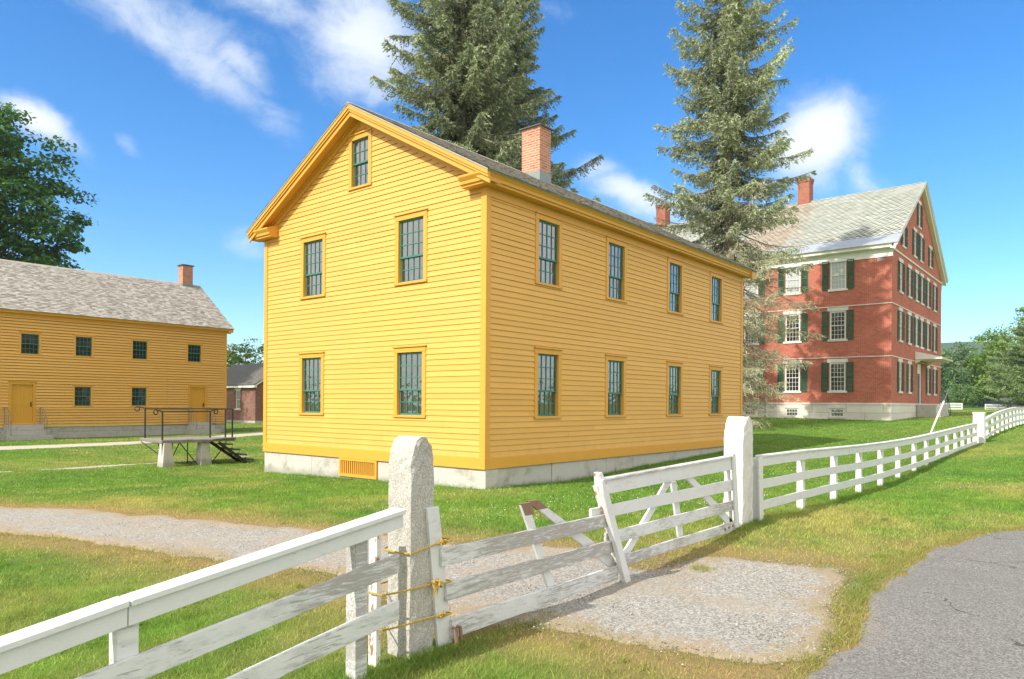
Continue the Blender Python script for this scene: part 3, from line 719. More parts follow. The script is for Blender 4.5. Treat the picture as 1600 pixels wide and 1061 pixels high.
for s, _, w, _ in doors:
    m = MB()
    big = s < 5
    hw = .92 if big else .72
    m.box(s-hw+.1, s+hw-.12, LY-.62, LY-.02, .22 if big else .3, .50); m.box(s-hw, s+hw, LY-.95, LY-.02, -.02 if big else .08, .215 if big else .295); m.box(s-hw-.12, s+hw+.1, LY-1.28, LY-.02, -.45, -.025 if big else .075)
    m.build('steps', 'granite', lh, .012)
    for sx in (s-hw+.12, s+hw-.14):
        m = MB(); m.tube([(sx, LY-.08, .5), (sx, LY-.08, 1.38), (sx, LY-.45, 1.40), (sx, LY-1.1, .78), (sx, LY-1.1, -.05)], .017, 6)
        for k in range(3): m.tube([(sx, LY-.22-.25*k, .3), (sx, LY-.22-.25*k, 1.36-.2*k*(k > 0))], .011, 5)
        m.build('railing', 'grey_steel', lh)

# ================================================================== tall red brick house
bh = empty('brick_house', (42, 1.27, .8), 'tall red brick house with green shutters and slate roof behind the spruce', 'house')
BX0, BX1, BY0, BY1 = 42., 60.2, 1.27, 25.5
BEZ, BRZ, BXC = 12.55, 18.75, 51.1
bsl = (BRZ-BEZ)/(BXC-41.5)
cols = [4.65+3.07*i for i in range(7)]
lw = [(v, z, 1.06, h_) for v in cols for z, h_ in ((2.80, 1.95), (6.37, 1.98), (9.85, 1.95))]
bw_ = [(v, 1.03, .95, .56) for v in cols[:4]]
ru = (44.7, 47.55, 50.05, 52.0, 54.45, 57.3)
rw = [(u, z, 1.0, h_) for u in ru for z, h_ in ((6.33, 2.0), (9.70, 2.0))]+[(u, 2.80, 1.0, 2.0) for u in (44.7, 47.7, 54.7, 57.5)]
rat = [(45.5, 12.98, .95, 1.42), (49.3, 12.9, .95, 1.8), (51.6, 12.9, .95, 1.8), (55.3, 12.98, .95, 1.42), (50.8, 15.35, .95, 1.7)]
door = (51.2, 1.95, 1.5, 3.05)
def hol(ws): return [(s-w/2, s+w/2, z, z+h_) for s, z, w, h_ in ws]
gpl = [(bsl, -1, BEZ-.12-bsl*41.5), (-bsl, -1, BEZ-.12+bsl*(2*BXC-41.5))]
m = MB(); panel(m, facemap('-x', BX0), BY0, BY1, 1.92, 11.72, hol(lw)); m.build('wall', 'brick_red', bh)
m = MB(); panel(m, facemap('-y', BY0), BX0, BX1, 1.92, 18.8, hol(rw+rat+[door]), gpl); m.build('wall', 'brick_red', bh)
m = MB(); panel(m, facemap('+x', BX1), BY0, BY1, .2, 12.3, []); panel(m, facemap('+y', BY1), BX0, BX1, .2, 18.8, [], gpl); m.build('wall', 'brick_red', bh)
m = MB(); panel(m, facemap('-x', BX0-.03), BY0-.03, BY1, .3, 1.86, hol(bw_)); panel(m, facemap('-y', BY0-.03), BX0-.03, BX1, .3, 1.86, [])
m.box(BX0-.07, BX0+.02, BY0-.07, BY1, 1.86, 1.98); m.box(BX0+.02, BX1, BY0-.07, BY0+.02, 1.86, 1.98)
m.build('foundation', 'marble', bh)
m = MB()
for z in (5.08, 8.60): m.box(BX0-.05, BX0+.02, BY0-.05, BY1, z, z+.06); m.box(BX0+.02, BX1, BY0-.05, BY0+.02, z, z+.06)
m.build('belt_course', 'marble', bh)
m = MB(); m.box(BX0+.02, BX1, BY0-.05, BY0+.02, 12.22, 12.34); m.build('belt_course', 'marble', bh)
m = MB(); m.prism([(BX0+.05, 11.72), (BX0-.05, 11.72), (BX0-.06, 12.22), (BX0-.42, 12.28), (BX0-.43, 12.42), (BX0-.52, 12.50), (BX0-.3, 12.62), (BX0+.05, 12.7)], 'y', BY0-.06, BY1); m.build('cornice', 'white_trim', bh); m = MB(); m.prism([(2*BXC-x_, z_) for x_, z_ in [(BX0+.05, 11.72), (BX0-.05, 11.72), (BX0-.06, 12.22), (BX0-.42, 12.28), (BX0-.43, 12.42), (BX0-.52, 12.50), (BX0-.3, 12.62), (BX0+.05, 12.7)]], 'y', BY0-.06, BY1)
m.build('cornice', 'white_trim', bh)
for e in (41.5, 2*BXC-41.5):
    m = MB(); rake_boxes(m, 'y', 0, e, BEZ, BXC, BRZ, .035, .42, BY0-.30, BY0-.20); rake_boxes(m, 'y', 0, e, BEZ, BXC, BRZ, .03, .18, BY0-.42, BY0-.30); rake_boxes(m, 'y', 0, e, BEZ, BXC, BRZ, .32, .38, BY0-.20, BY0+.02)
    m.build('rake_board', 'white_trim', bh)
m = MB()
for e in (41.46, 2*BXC-41.46): rake_boxes(m, 'y', 0, e, BEZ-.025, BXC, BRZ, 0, .033, BY0-.45, BY1+.3)
bro = m.build('roof', 'slate', bh)
m = MB(); t = .115; ex, ez = 41.46+(BXC-41.46)*t, BEZ+(BRZ-BEZ)*t
shingle_roof(m, (ex, BY1+.3, ez+.005), (ex, BY0-.46, ez+.005), (BXC, BY1+.3, BRZ+.004), (BXC, BY0-.46, BRZ+.004), .30, .40, .40, .034, seed=7, tip=.2); m.build('shingles', 'slate', bro)
m = MB(); rake_boxes(m, 'y', 0, 41.44, BEZ-.036, ex+.1, ez+.065, -.012, 0.0, BY0-.455, BY1+.3); m.build('snow_strip', 'metal_roof', bro)
for y0 in (9.3, 22.4): chimney(bh, 50.6, 51.6, y0, y0+.95, 18.3, 20.55, 'brick_stack', .07, None, .1)
def shutters(w, hw, h_, sides=(-1, 1)):
    for sd_ in sides:
        q = MB(); x0 = sd_*(hw+.06) if sd_ > 0 else -(hw+.06)-.46; x1 = x0+.46
        for a, b in ((x0, x0+.06), (x1-.06, x1)): q.box(a, b, -.055, -.015, -.05, h_+.02)
        for z in (-.05, h_*.5-.05, h_-.06): q.box(x0+.06, x1-.06, -.054, -.016, z, z+.08)
        n = 22
        for k in range(n):
            z = .03+(h_-.09)*k/n; q.hexa([(x0+.06, -.05, z), (x1-.06, -.05, z), (x1-.06, -.02, z+.03), (x0+.06, -.02, z+.03), (x0+.06, -.05, z+.012), (x1-.06, -.05, z+.012), (x1-.06, -.02, z+.042), (x0+.06, -.02, z+.042)])
        link_mesh('shutter', q.mesh('shutter'), 'shutter_green', w)
def bwin(key, face, plane, s, z, w, h_, c, rt, rb, pane, sh=True):
    fresh = (key, face) not in WPROTO
    o = window(key, bh, face, plane, s, z, w, h_, c, rt, rb, sash='white_trim', casing='white_trim', pane=pane, stone=True)
    if fresh and sh: shutters(o, w/2, h_)
    return o
for s, z, w, h_ in lw: bwin('lt' if z > 9 else 'lm', '-x', BX0, s, z, 1.06, 1.96, 4, 3, 3, 'shade_glass' if z > 9 else 'glass')
for s, z, w, h_ in bw_: bwin('base', '-x', BX0-.03, s, z, w, h_, 4, 1, 1, 'glass', False)
for s, z, w, h_ in rw: bwin('r', '-y', BY0, s, z, w, 2.0, 4, 3, 3, 'glass')
for s, z, w, h_ in rat: bwin('ra%.1f' % h_, '-y', BY0, s, z, w, h_, 3, 2, 2, 'glass')
m = MB(); s, z, w, h_ = door
m.box(s-.75, s-.5, BY0+.04, BY0+.12, z, z+h_); m.box(s+.5, s+.75, BY0+.04, BY0+.12, z, z+h_); m.box(s-.5, s+.5, BY0+.04, BY0+.12, z+2.3, z+h_)
dr = m.build('door', 'white_trim', bh); m = MB(); m.box(s-.5, s+.5, BY0+.08, BY0+.12, z, z+2.3)
for a in (-.4, .05):
    for b in (.15, 1.2): m.box(s+a, s+a+.35, BY0+.065, BY0+.08, z+b, z+b+.9)
m.build('leaf', 'shutter_green', dr)
m = MB(); m.prism([(BY0-.02, 5.25), (BY0-1.75, 5.25), (BY0-1.8, 5.36), (BY0-1.7, 5.40), (BY0-.02, 5.85)], 'x', 49.5, 54.2)
m.prism([(BY0-.02, 4.95), (BY0-.5, 5.22), (BY0-.02, 5.24)], 'x', 49.6, 49.7); m.prism([(BY0-.02, 4.95), (BY0-.5, 5.22), (BY0-.02, 5.24)], 'x', 54.0, 54.1)
m.build('door_canopy', 'white_trim', bh)
m = MB(); m.box(50.0, 53.2, -.35, BY0-.08, .4, 1.9)
for k in range(4): m.box(53.2+.36*k, 53.56+.36*k, -.30, BY0-.1, .4, 1.6-.3*k)
m.build('steps', 'granite', bh, .012)
m = MB()
for yy in (-.28,):
    for k in range(6): m.tube([(50.1+.6*k, yy, 1.9), (50.1+.6*k, yy, 2.85)], .02, 6)
    m.tube([(50.1, yy, 2.85), (53.1, yy, 2.85), (54.7, yy, 1.55), (54.7, yy, .6)], .022, 6); m.tube([(50.1, yy, 2.35), (53.1, yy, 2.35)], .015, 6)
    for k in range(3): m.tube([(53.4+.4*k, yy, 1.55-.3*k), (53.4+.4*k, yy, 2.6-.33*k)], .014, 5)
m.build('railing', 'iron', bh)
m = MB(); m.box(BX0-.02, BX0+.02, 1.75, 2.15, 11.45, 11.66); m.build('vent_grille', 'grey_steel', bh)
m = MB(); m.tube([(41.0, 9.3, H(41, 9.3)), (41.0, 9.3, 2.3)], .05, 10); m.tube([(41, 9.3, 2.3), (41, 9.3, 2.36)], .062, 10); tag(m.solo('metal_post', 'grey_steel'), 'thin grey metal post standing in the grass before the brick house', 'post')

# ================================================================== brick shed and pale cottage in the gap on the left
SX, SY, SG = 25.4, 50.6, -.35
sh = empty('brick_shed', (SX, SY, SG), 'small old brick shed with dark roof between the two yellow houses', 'shed')
sx1, sy1 = SX+6.5, SY+9
win = (SY+3.0, 1.1, .8, 1.75)
m = MB(); panel(m, facemap('-x', SX), SY, sy1, SG-.4, 3.2, hol([win])); m.build('wall', 'brick_old', sh)
ssl = .62; spl = [(ssl, -1, 3.25-ssl*(SX-.3)), (-ssl, -1, 3.25+ssl*(sx1+.3))]
m = MB(); panel(m, facemap('-y', SY), SX, sx1, SG-.4, 6, [], spl); panel(m, facemap('+x', sx1), SY, sy1, SG-.4, 3.2, []); panel(m, facemap('+y', sy1), SX, sx1, SG-.4, 6, [], spl); m.build('wall', 'brick_old', sh)
m = MB(); m.box(SX-.04, SX+.1, SY-.04, sy1, SG-.4, SG+.35); m.box(SX+.1, sx1, SY-.04, SY+.1, SG-.4, SG+.35); m.build('foundation', 'granite', sh)
sc_ = (SX+sx1)/2; sz = 3.35+ssl*(sc_-SX+.35)
m = MB()
for e in (SX-.35, sx1+.35): rake_boxes(m, 'y', 0, e, 3.35, sc_, sz, 0, .08, SY-.4, sy1+.3)
m.build('roof', 'dark_roof', sh)
m = MB()
for e in (SX-.33, sx1+.33): rake_boxes(m, 'y', 0, e, 3.35, sc_, sz, .083, .25, SY-.36, SY-.28)
m.box(SX-.34, SX-.02, SY-.28, sy1, 3.06, 3.24); m.build('cornice', 'white_trim', sh)
window('shed', sh, '-x', SX, win[0], win[1], .8, 1.75, 3, 2, 2, sash='white_trim', casing='white_trim', stone=True)
cx, cy = 24.5, 74.
ct = empty('cottage', (cx, cy, -.2), 'far cottage with pale grey roof just showing above the brick shed', 'house')
m = MB(); panel(m, facemap('-y', cy), cx-12, cx, -.5, 4.6, []); panel(m, facemap('+x', cx), cy, cy+8, -.5, 7.2, [], [(.7, -1, 4.6-.7*cy), (-.7, -1, 4.6+.7*(cy+8))]); m.build('wall', 'white_trim', ct)
m = MB()
for e in (cy-.4, cy+8.4): rake_boxes(m, 'x', 0, e, 4.4, cy+4, 7.5, 0, .12, cx-12.3, cx+.4)
m.build('roof', 'wood_shingle', ct)
# ================================================================== granite gate posts
def headstone(name, x0, x1, y0, y1, zb, zsh, zt, label, lean=0., seed=1, mat='granite'):
    """rough granite post with a round-arched top, profile in x-z swept along y"""
    r = random.Random(seed); NX, NZ, NY = 8, 26, 5; cx = (x0+x1)/2; hw = (x1-x0)/2
    zs = list(np.linspace(zb, zsh, 18))+[zsh+(zt-zsh)*math.sin(math.pi/2*k/8) for k in range(1, 9)]
    prof = []
    for i, z in enumerate(zs):
        w = hw*(1.0 if z <= zsh else max(.16, math.sqrt(max(0, 1-((z-zsh)/(zt-zsh))**2))*.92+.08))*(1+.05*(zsh-z)/(zsh-zb) if z < zsh else 1)
        prof.append((w, z))
    m = MB(); V = []; ring = 2*NX+2*NY
    for w, z in prof:
        pts = []
        for k in range(NX): pts.append((-1+2*k/NX, -1))
        for k in range(NY): pts.append((1, -1+2*k/NY))
        for k in range(NX): pts.append((1-2*k/NX, 1))
        for k in range(NY): pts.append((-1, 1-2*k/NY))
        cy = (y0+y1)/2; hy = (y1-y0)/2
        for a, b in pts:
            e = 1-.035*(abs(a*b)**10)
            j = .006
            m.v.append((cx+a*w*e+r.uniform(-j, j)+lean*(z-zb), cy+b*hy*e+r.uniform(-j, j), z+r.uniform(-j, j)*.7))
    for i in range(len(prof)-1):
        for k in range(ring): m.f.append((i*ring+k, i*ring+(k+1) % ring, (i+1)*ring+(k+1) % ring, (i+1)*ring+k))
    t = (len(prof)-1)*ring; m.f.append(tuple(t+k for k in range(ring)))
    o = m.solo(name, mat, 0, False)
    s = o.modifiers.new('bevel', 'BEVEL'); s.width = .012; s.segments = 2; s.limit_method = 'ANGLE'; s.angle_limit = R(40)
    tag(o, label, 'gate post'); return o
headstone('gate_post', -7.838, -7.612, -6.27, -6.03, -.25, 1.28, 1.515, 'rough granite gate post with rounded top, bound with yellow rope', seed=4)
headstone('gate_post', -2.055, -1.70, -6.285, -6.02, -.1, 1.30, 1.60, 'pale granite gate post at the far end of the sagging gate', -.0, seed=9, mat='granite_white')
# slight iron staple and tape patch left of the rope are too small to matter

# ================================================================== board fences
def board(m, pts, y, th, jit=.0):
    """board in the x-z plane: pts = 4 corners (x,z): top-left, top-right, bottom-right, bottom-left; front face at y, thickness th going +y"""
    n = 5; tl, tr, br, bl = pts; V = []
    for i in range(n+1):
        t = i/n; d = random.uniform(-jit, jit) if 0 < i < n else 0
        for (a, b), yy in (((tl, tr), y), ((bl, br), y), ((bl, br), y+th), ((tl, tr), y+th)):
            V.append((a[0]+(b[0]-a[0])*t, yy, a[1]+(b[1]-a[1])*t+d))
    F = []
    for i in range(n):
        for k in range(4): F.append((i*4+k, i*4+(k+1) % 4, i*4+4+(k+1) % 4, i*4+4+k))
    F += [(3, 2, 1, 0), (n*4, n*4+1, n*4+2, n*4+3)]
    m.faces(V, F)
YF = -6.36
fl = empty('board_fence', (-9.7, -6.3, H(-9.7, -6.3)), 'white three-board fence with flat top rail in the left foreground', 'fence')
for nm, mt, pts in (('rail', 'board_white', [(-11.6, .47), (-9.725, .778), (-9.725, .682), (-11.6, .37)]),
                    ('rail', 'board_white', [(-9.72, .775), (-7.985, 1.02), (-7.985, .932), (-9.72, .68)]),
                    ('rail', 'board_worn', [(-11.6, .26), (-8.02, .763), (-8.02, .637), (-11.6, .13)]),
                    ('rail', 'board_worn', [(-11.6, -.06), (-8.015, .459), (-8.015, .327), (-11.6, -.18)])):
    m = MB(); board(m, pts, YF, .026, .002); m.build(nm, mt, fl, .003)
for a, b in (((-11.6, .47), (-9.725, .778)), ((-9.715, .776), (-7.98, 1.022))):
    m = MB(); m.hexa([(a[0], YF-.022, a[1]), (b[0], YF-.022, b[1]), (b[0], YF+.11, b[1]), (a[0], YF+.11, a[1]), (a[0], YF-.022, a[1]+.031), (b[0], YF-.022, b[1]+.031), (b[0], YF+.11, b[1]+.031), (a[0], YF+.11, a[1]+.031)])
    m.build('top_rail', 'board_white', fl, .004)
for xx, w, zt in ((-11.3, .1, .50), (-9.71, .10, .765), (-8.305, .095, .98)):
    m = MB(); z0 = H(xx, -6.3)-.2; m.box(xx-w/2, xx+w/2, YF+.027, YF+.125, z0, zt); m.build('post', 'board_worn', fl, .005)
m = MB(); m.box(-8.075, -8.035, -6.20, -6.12, -.2, .93); m.build('post', 'stile_rusty', fl, .004)

# right fence: rails in lengths between posts, following the ground
YR = -6.29
posts_x = [-1.40, .45, 2.2, 3.85, 5.56, 7.21, 8.98, 10.53, 12.2, 13.67, 15.19, 16.6, 18.01, 19.4]
tops = dict(zip(posts_x, [1.045, 1.035, 1.008, .985, .972, .972, .983, 1.005, 1.035, 1.062, 1.09, 1.115, 1.136, 1.15]))
fr_ = empty('board_fence', (posts_x[0], YR, H(posts_x[0], YR)), 'long white three-board fence running from the far gate post along the lawn', 'fence')
def board_fence_run(root, xs, top, y, hgt=.125, gaps=(.0, .305, .60), wob=.01, mat=('board_white', 'board_white', 'board_white')):
    for k, x in enumerate(xs):
        m = MB(); lean = random.uniform(-.02, .02)
        z0 = H(x, y)-.15
        m.hexa([(x-.05, y+.025, z0), (x+.05, y+.025, z0), (x+.05, y+.125, z0), (x-.05, y+.125, z0), (x-.05+lean, y+.025, top[x]-.01), (x+.05+lean, y+.025, top[x]-.01), (x+.05+lean, y+.125, top[x]-.01), (x-.05+lean, y+.125, top[x]-.01)])
        m.build('post', 'board_white', root, .006)
    for gi, g in enumerate(gaps):
        for k, (a, b) in enumerate(zip(xs[:-1], xs[1:])):
            m = MB(); j = lambda: random.uniform(-wob, wob)
            za, zb = top[a]-g, top[b]-g
            board(m, [(a-.0 if k else a-.05, za+j()*.3), (b, zb+j()*.3), (b, zb-hgt), (a-.0 if k else a-.05, za-hgt)], y-.003*((k+gi) % 2), .024, .004)
            if gi == 0: m.hexa([(a, y-.02, za+.001), (b, y-.02, zb+.001), (b, y+.10, zb+.001), (a, y+.10, za+.001), (a, y-.02, za+.026), (b, y-.02, zb+.026), (b, y+.10, zb+.026), (a, y+.10, za+.026)])
            m.build('rail', mat[gi], root, .004)
board_fence_run(fr_, posts_x, tops, YR)
m = MB(); m.hexa([(-1.53, YR-.03, H(-1.45, YR)-.1), (-1.41, YR-.03, H(-1.45, YR)-.1), (-1.41, YR-.005, H(-1.45, YR)-.1), (-1.53, YR-.005, H(-1.45, YR)-.1), (-1.60, YR-.03, 1.05), (-1.45, YR-.03, 1.05), (-1.45, YR-.005, 1.05), (-1.60, YR-.005, 1.05)])
m.build('end_board', 'board_white', fr_, .004)
xs2 = [21.0+1.75*i for i in range(16)]
def top2(x): return 1.22+.64*(1-math.exp(-(x-21)/7.5)) - (.012*max(0, x-34))
fr2 = empty('board_fence', (21, YR, H(21, YR)), 'farther white board fence rising beyond the square white post', 'fence')
board_fence_run(fr2, xs2, {x: top2(x) for x in xs2}, YR, .13, (.0, .31, .62))
def square_post(x, y, w, z1, label):
    m = MB(); z0 = H(x, y)-.2
    m.hexa([(x-w/2, y-w/2, z0), (x+w/2, y-w/2, z0), (x+w/2, y+w/2, z0), (x-w/2, y+w/2, z0), (x-w*.47, y-w*.47, z1-.06), (x+w*.47, y-w*.47, z1-.06), (x+w*.47, y+w*.47, z1-.06), (x-w*.47, y+w*.47, z1-.06)])
    m.box(x-w*.52, x+w*.52, y-w*.52, y+w*.52, z1-.06, z1)
    tag(m.solo('fence_post', 'board_white', .015), label, 'post')
square_post(20.2, -6.25, .38, 1.56, 'thick square white post joining the two runs of fence')
# fence far behind
def far_fence(p0, p1, z0, z1, label, pillars):
    root = empty('board_fence', (p0[0], p0[1], z0), label, 'fence'); a, b = Vector((*p0, 0)), Vector((*p1, 0))
    for z in (z1-.12, z1-.42, z1-.72):
        m = MB(); m.bar(a+Vector((0, 0, z)), b+Vector((0, 0, z)), .05, .22); m.build('rail', 'board_white', root)
    L = (b-a).length; n = max(1, int(L/2.2))
    for i in range(n+1):
        p = a.lerp(b, i/n); m = MB(); m.box(p.x-.07, p.x+.07, p.y-.07, p.y+.07, z0-.2, z1-.02); m.build('post', 'board_white', root)
    for t in pillars:
        p = a.lerp(b, t); m = MB(); m.box(p.x-.28, p.x+.28, p.y-.28, p.y+.28, z0-.2, z1+.45); m.build('pillar', 'board_white', root, .02)
far_fence((89.5, 9.2), (93.6, 4.2), 1.35, 2.25, 'far white fence stub beside the steps of the brick house', ())
far_fence((95.5, 1.95), (103., -8.), 1.4, 2.15, 'far white fence with a pillar in front of the dark car', (.27,))

# ================================================================== sagging double gate
ga = empty('gate', (-7.5, -6.25, .05), 'weathered near leaf of the sagging white gate, tied to the granite post', 'gate')
YG = -6.315
for mt, pts in (('board_grey', [(-7.58, .722), (-5.30, .722), (-5.30, .600), (-7.575, .598)]), ('board_grey', [(-7.53, .474), (-5.24, .464), (-5.24, .346), (-7.53, .341)]), ('board_grey', [(-7.47, .199), (-5.19, .207), (-5.19, .075), (-7.47, .06)])):
    m = MB(); board(m, pts, YG, .026, .003); m.build('rail', mt, ga, .003)
m = MB(); m.hexa([(-7.58, YG+.027, .02), (-7.44, YG+.027, .02), (-7.44, YG+.055, .02), (-7.58, YG+.055, .02), (-7.70, YG+.027, 1.02), (-7.585, YG+.027, 1.02), (-7.585, YG+.055, 1.02), (-7.70, YG+.055, 1.02)]); m.build('stile', 'board_white', ga, .003)
m = MB(); board(m, [(-6.655, .93), (-6.555, .93), (-6.15, .14), (-6.25, .14)], YG+.028, .024); m.build('brace', 'board_white', ga, .003)
m = MB(); board(m, [(-6.66, .945), (-6.52, .945), (-6.475, .84), (-6.60, .84)], YG+.0265, .027); m.build('brace', 'bare_wood', ga, .003)['label'] = 'bare brown wood top end of the brace'
m = MB(); m.hexa([(-6.52, YG+.054, .93), (-6.40, YG+.054, .95), (-6.40, YG+.078, .95), (-6.52, YG+.078, .93), (-6.56, YG+.054, .945), (-6.44, YG+.054, .965), (-6.44, YG+.078, .965), (-6.56, YG+.078, .945)]) if False else None
m.v, m.f = [], []; board(m, [(-6.52, .945), (-6.385, .935), (-5.12, .25), (-5.22, .17)], YG+.054, .024); m.build('brace', 'board_white', ga, .003)
m = MB(); board(m, [(-6.535, .953), (-6.38, .946), (-6.26, .865), (-6.40, .862)], YG+.0525, .027); m.build('brace', 'bare_wood', ga, .003)['label'] = 'bare brown wood end of the diagonal brace'
YB = YG+.031
gb = empty('gate', (-2.3, -6.25, .17), 'white far leaf of the sagging gate with four boards and zigzag braces', 'gate')
for mt, pts in (('board_white', [(-5.45, 1.028), (-2.40, 1.095), (-2.40, .94), (-5.45, .900)]), ('board_white', [(-5.62, .79), (-2.37, .812), (-2.37, .675), (-5.62, .680)]), ('board_worn', [(-5.36, .535), (-2.33, .548), (-2.33, .425), (-5.36, .412)]), ('board_worn', [(-5.19, .278), (-2.25, .282), (-2.25, .168), (-5.19, .170)])):
    m = MB(); board(m, pts, YB, .026, .003); m.build('rail', mt, gb, .003)
m = MB(); m.hexa([(-5.45, YB-.02, 1.03), (-2.40, YB-.02, 1.097), (-2.40, YB+.07, 1.097), (-5.45, YB+.07, 1.03), (-5.45, YB-.02, 1.052), (-2.40, YB-.02, 1.119), (-2.40, YB+.07, 1.119), (-5.45, YB+.07, 1.052)]); m.build('top_rail', 'board_worn', gb, .003)
for pts, dy in (([(-2.45, 1.14), (-2.36, 1.14), (-2.22, .20), (-2.34, .20)], -.026), ([(-2.52, 1.08), (-2.42, 1.08), (-2.30, .20), (-2.40, .20)], .028), ([(-4.10, .93), (-3.95, .93), (-4.86, .27), (-5.02, .27)], .028), ([(-3.94, .90), (-3.82, .90), (-3.64, .27), (-3.76, .27)], .053), ([(-3.64, .93), (-3.47, .93), (-2.22, .24), (-2.38, .20)], .028)):
    m = MB(); board(m, pts, YB+dy, .024); m.build('stile' if pts[0][1] > 1 else 'brace', 'board_white', gb, .003)
# meeting stiles
def stile(root, a, b, w, d, y, mat, rnd=True):
    m = MB(); (xa, za), (xb, zb) = a, b
    n = 8; V = []
    for i in range(n+1):
        t = i/n; x, z = xa+(xb-xa)*t, za+(zb-za)*t
        ww = w*(1 if t < .93 or not rnd else math.sqrt(max(.1, 1-((t-.93)/.075)**2)))
        for sx, sy in ((-1, -1), (1, -1), (1, 1), (-1, 1)): V.append((x+sx*ww/2, y+sy*d/2, z))
    F = [(3, 2, 1, 0), (n*4, n*4+1, n*4+2, n*4+3)]
    for i in range(n):
        for k in range(4): F.append((i*4+k, i*4+(k+1) % 4, i*4+4+(k+1) % 4, i*4+4+k))
    m.faces(V, F); m.build('stile', mat, root, .006)
stile(ga, (-5.08, .02), (-5.56, 1.06), .10, .05, YG-.03, 'board_white')
stile(gb, (-5.02, .10), (-5.46, 1.115), .12, .07, YG+.065, 'stile_rusty')
m = MB(); board(m, [(-5.575, 1.0), (-5.545, 1.0), (-5.10, .12), (-5.13, .12)], YG-.0, .05); m.build('stile', 'stile_rusty', ga, .003)
m = MB(); m.tube([(-7.47, -6.32, .14), (-7.47, -6.345, .14), (-7.46, -6.35, .04)], .014, 6); m.tube([(-7.42, -6.32, .14), (-7.42, -6.345, .14), (-7.41, -6.35, .05)], .014, 6); m.build('hinge', 'bare_wood', ga)['label'] = 'rusty hook'
for k in range(3):
    m = MB(); m.tube([(-2.62+.12*k, YB-.012, .22+.006*k), (-2.62+.12*k, YB+.002, .22+.006*k)], .016, 8); m.build('bolt', 'bare_wood', gb)
# yellow rope turns round post and stile
def rope(z, sag, label, tails, knotx=-7.6):
    m = MB(); P = []
    x0, x1, y0, y1 = -7.853, -7.598, -6.285, -6.02
    loop = [(x0-.22, y0+.02), (x0-.1, y0+.0), (x0, y0-.002), ((x0+x1)/2, y0-.004), (x1-.02, y0-.012), (x1+.06, y0-.052), (x1+.10, y0-.042), (x1+.06, y1+.02), ((x0+x1)/2, y1+.02), (x0-.02, y1+.01), (x0-.12, y1-.03), (x0-.24, y0+.14), (x0-.235, y0+.08), (x0-.22, y0+.02)] if tails else [(x0, y0-.002), ((x0+x1)/2, y0-.004), (x1-.02, y0-.012), (x1+.06, y0-.05), (x1+.1, y0-.04), (x1+.06, y1+.02), ((x0+x1)/2, y1+.02), (x0-.01, y1+.01), (x0-.016, (y0+y1)/2), (x0, y0-.002)]
    for st in range(3):
        pts = []
        for i in range(len(loop)-1):
            for k in range(8):
                t = k/8; a, b = loop[i], loop[i+1]; q = (i+t); ang = q*6.5+st*2.094
                xx, yy = a[0]+(b[0]-a[0])*t, a[1]+(b[1]-a[1])*t
                zz = z+sag*(xx-x0)/(x1-x0)
                pts.append((xx+.0035*math.cos(ang), yy-.0045*abs(math.sin(ang))*1, zz+.0045*math.sin(ang)))
        m.tube(pts, .0031, 5)
    r = random.Random(int(z*100))
    kx, ky, kz = knotx, y0-.035, z+sag*(knotx-x0)/(x1-x0)
    kn = []; q1, q2 = r.uniform(0, 6), r.uniform(0, 6); ks = 1.25 if z > .4 and z < .6 else .7
    for i in range(40):
        t = i/40*2*math.pi; kn.append((kx+ks*.026*math.sin(2*t+q1)+r.uniform(-.005, .005), ky+.016*math.cos(3*t), kz+ks*.022*math.sin(3*t+q2)+r.uniform(-.004, .004)))
    m.tube(kn, .0065, 6)
    for e in [(r.uniform(-.05, .06)*ks, r.uniform(-.06, .06)*ks) for _ in range(3 if ks > 1 else 2)]:
        m.tube([(kx, ky, kz), (kx+e[0]*.6, ky-.015, kz+e[1]*.5), (kx+e[0]*1.2, ky-.01, kz+e[1]*1.4)], [.006, .005, .003], 5)
    tag(m.solo('rope', 'rope_yellow'), label, 'rope')
rope(.725, .04, 'highest yellow rope tied round the granite post and gate stile', False, -7.575)
rope(.485, .0, 'middle yellow rope with the biggest knot round the granite post', True, -7.63)
rope(.255, .0, 'lowest yellow rope near the foot of the granite post', True, -7.575)

# white slanted pole and its wire
m = MB(); zf = H(23.6, -4)
pole = empty('slanted_pole', (23.6, -4, zf), 'thin white pole slanting up behind the long fence near the brick house steps', 'pole')
m.tube([(23.9, -4, .42), (27.5, -4, 2.0)], .036, 10); m.build('guard', 'white_plastic', pole)
m = MB(); m.tube([(23.5, -4, .25), (23.9, -4, .42), (27.5, -4, 2.0), (28.9, -4, 2.62)], .014, 6); m.build('wire', 'grey_steel', pole)

# ================================================================== iron-railed stone platform
mp = empty('mounting_platform', (-.5, 12, -.2), 'stone slab platform on two granite piers with iron railings and small iron stairs', 'platform')
r = random.Random(3); m = MB(); out = [(-1.23, 11.57), (.12, 11.25), (1.28, 11.9), (.9, 13.1), (-1.1, 13.4)]; ring = []
for i, p in enumerate(out):
    q = out[(i+1) % 5]
    for k in range(5):
        t = k/5; ring.append((p[0]+(q[0]-p[0])*t+r.uniform(-.03, .03), p[1]+(q[1]-p[1])*t+r.uniform(-.03, .03)))
n = len(ring)
V = [(x_, y_, .60+r.uniform(-.006, .006)) for x_, y_ in ring]+[(x_*.985, y_+.02, .505+r.uniform(-.02, .02)) for x_, y_ in ring]
m.faces(V, [tuple(range(n)), tuple(range(n, 2*n))[::-1]]+[(i, (i+1) % n, n+(i+1) % n, n+i) for i in range(n)])
m.build('slab', 'slab_stone', mp, .012)
